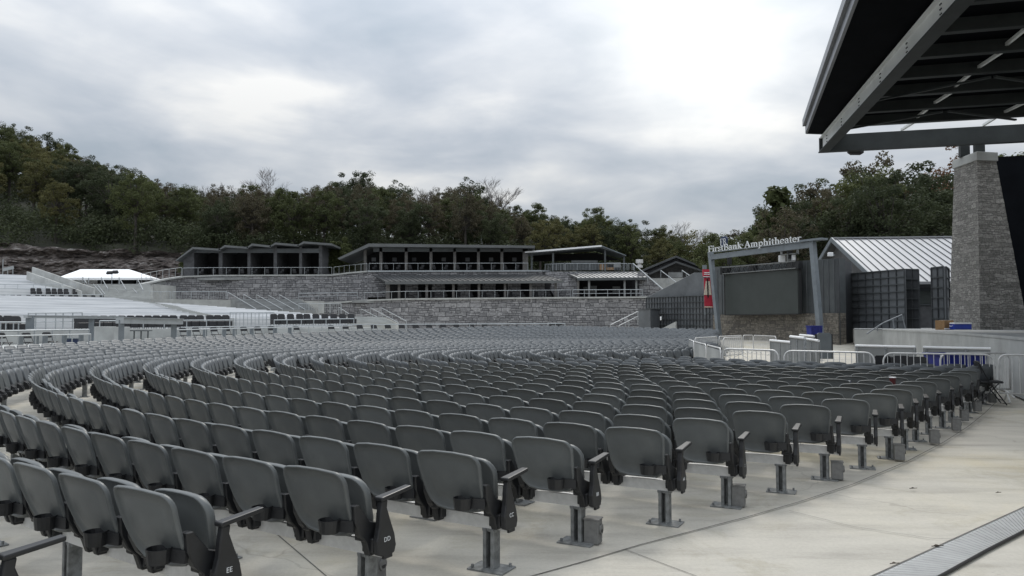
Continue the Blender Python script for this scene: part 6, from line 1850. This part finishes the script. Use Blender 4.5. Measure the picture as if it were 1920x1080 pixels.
# trees behind the barn and portal
rr_sky = [(1300, 470), (1345, 455), (1385, 418), (1430, 380), (1470, 362), (1510, 350), (1550, 318), (1590, 298), (1640, 290), (1700, 288), (1760, 298), (1800, 300), (2100, 300)]
for Y in (84, 92, 101, 112):
    du = 6.2 / Y * F_PX; u = (1375 if Y > 95 else 1410) + rt.uniform(0, du)
    while u < 1960:
        uu = u + rt.uniform(-.3, .3) * du; yy = Y + rt.uniform(-2.5, 2.5); u += du
        vt = float(np.interp(uu, [a for a, b in rr_sky], [b for a, b in rr_sky])) + rt.uniform(0, 22)
        if Y < 100: vt += 30
        p = W(uu, vt, yy); s_ = (p.z - 1.0) / 15.0
        kind = rt.choice(['dark', 'dark', 'dark', 'green', 'brown'])
        c_z = 1.0
        plant(kind, (p.x, yy, c_z), s_, LABT[kind] + {84: ' in the front rank', 92: ' in the second rank', 101: ' in the third rank', 112: ' in the rear rank'}[Y] + (' behind the name sign' if uu < 1450 else ' right of the name sign' if uu < 1560 else ' over the barn ridge left end' if uu < 1680 else ' over the barn ridge right end' if uu < 1785 else ' hidden behind the pillar'), 'trees behind the barn')
for kind, u, vtop, Y, lab in [('orange', 1778, 282, 104, 'rusty orange tree glimpsed left of the pillar cap'), ('green', 1360, 440, 84, 'green tree close behind the sign emblem'), ('brown', 1545, 322, 98, 'half-bare tree at the left shoulder of the trees behind the barn'),
                              ('cedar', 1455, 350, 90, 'pointed conifer top at the left of the trees behind the barn'), ('olive', 1292, 428, 146, 'pale leafy tree just right of the house ridge'), ('green', 1345, 436, 141, 'green tree behind the portal left post'), ('green', 1330, 448, 137, 'bushy green tree between the house and the portal'), ('green', 1400, 425, 88, 'green tree over the left half of the video screen')]:
    p = W(u, vtop, Y); s_ = (p.z - 1) / (15.0 if kind != 'cedar' else 9.0); plant(kind, (p.x, Y, 1.0), s_, lab, None)
# young cedars between the two cabins and beside the wall
for q, (u, v, y, s_) in enumerate([(612, 516, 126, .55), (624, 516, 127, .65), (634, 515, 128, .6), (646, 514, 127, .7), (655, 512, 129, .55), (343, 515, 126, .38)]):
    p = W(u, v, y); plant('cedar', p, s_, 'narrow young cedar, %s from the left between the two cabin buildings' % ORD[q] if q < 5 else 'small cedar behind the left corner of the five cabins', 'young cedars by the cabins' if q < 5 else None)
# low growth under the trees: one mass
rg = np.random.default_rng(9); cl = []
for q in range(1300):
    u = rg.uniform(-150, 1340); Y = rg.uniform(134, 205) if rg.random() < .5 else rg.uniform(134, 148); x = (u - 960) / F_PX * Y
    cl.append((x, Y, hill_z(x, Y) + rg.uniform(.3, 4.2), rg.uniform(1.3, 2.6)))
for q in range(160):
    u = rg.uniform(1340, 1960); Y = rg.uniform(76, 90); cl.append(((u - 960) / F_PX * Y, Y, rg.uniform(.8, 4.5), rg.uniform(1.2, 2.2)))
V_ = leafmesh(cl, 90, .22, rg)
me = bpy.data.meshes.new('undergrowth'); n = len(V_) // 4
me.vertices.add(len(V_)); me.vertices.foreach_set('co', V_.astype(np.float32).ravel()); me.loops.add(n * 4); me.loops.foreach_set('vertex_index', np.arange(n * 4, dtype=np.int32))
me.polygons.add(n); me.polygons.foreach_set('loop_start', np.arange(0, n * 4, 4, dtype=np.int32)); me.update(calc_edges=True); me.materials.append(M['lf_dark'])
o = bpy.data.objects.new('undergrowth', me); col.objects.link(o); tag(o, 'dark shrubby undergrowth covering the hillside below the trees', 'undergrowth', None, 'stuff')
# drop prototypes that were never planted
for lst in PR.values():
    for pr in lst:
        if pr.name not in pused:
            for ch in list(pr.children): bpy.data.objects.remove(ch)
            bpy.data.objects.remove(pr)
# look-alike trees of one spot are told apart by their order from left to right
same = {}
for o in list(col.objects):
    if o.get('category') == 'tree': same.setdefault(o['label'], []).append(o)
for lab, lst in same.items():
    if len(lst) < 2: continue
    lst.sort(key=lambda o: px(o.location)[0])
    wd_ = ['leftmost', 'rightmost'] if len(lst) == 2 else ['leftmost', 'middle', 'rightmost'] if len(lst) == 3 else ['leftmost'] + ORD[1:len(lst) - 1] + ['rightmost']
    for o, w_ in zip(lst, wd_):
        if len(lab.split()) < 16: o['label'] = w_ + ' ' + lab
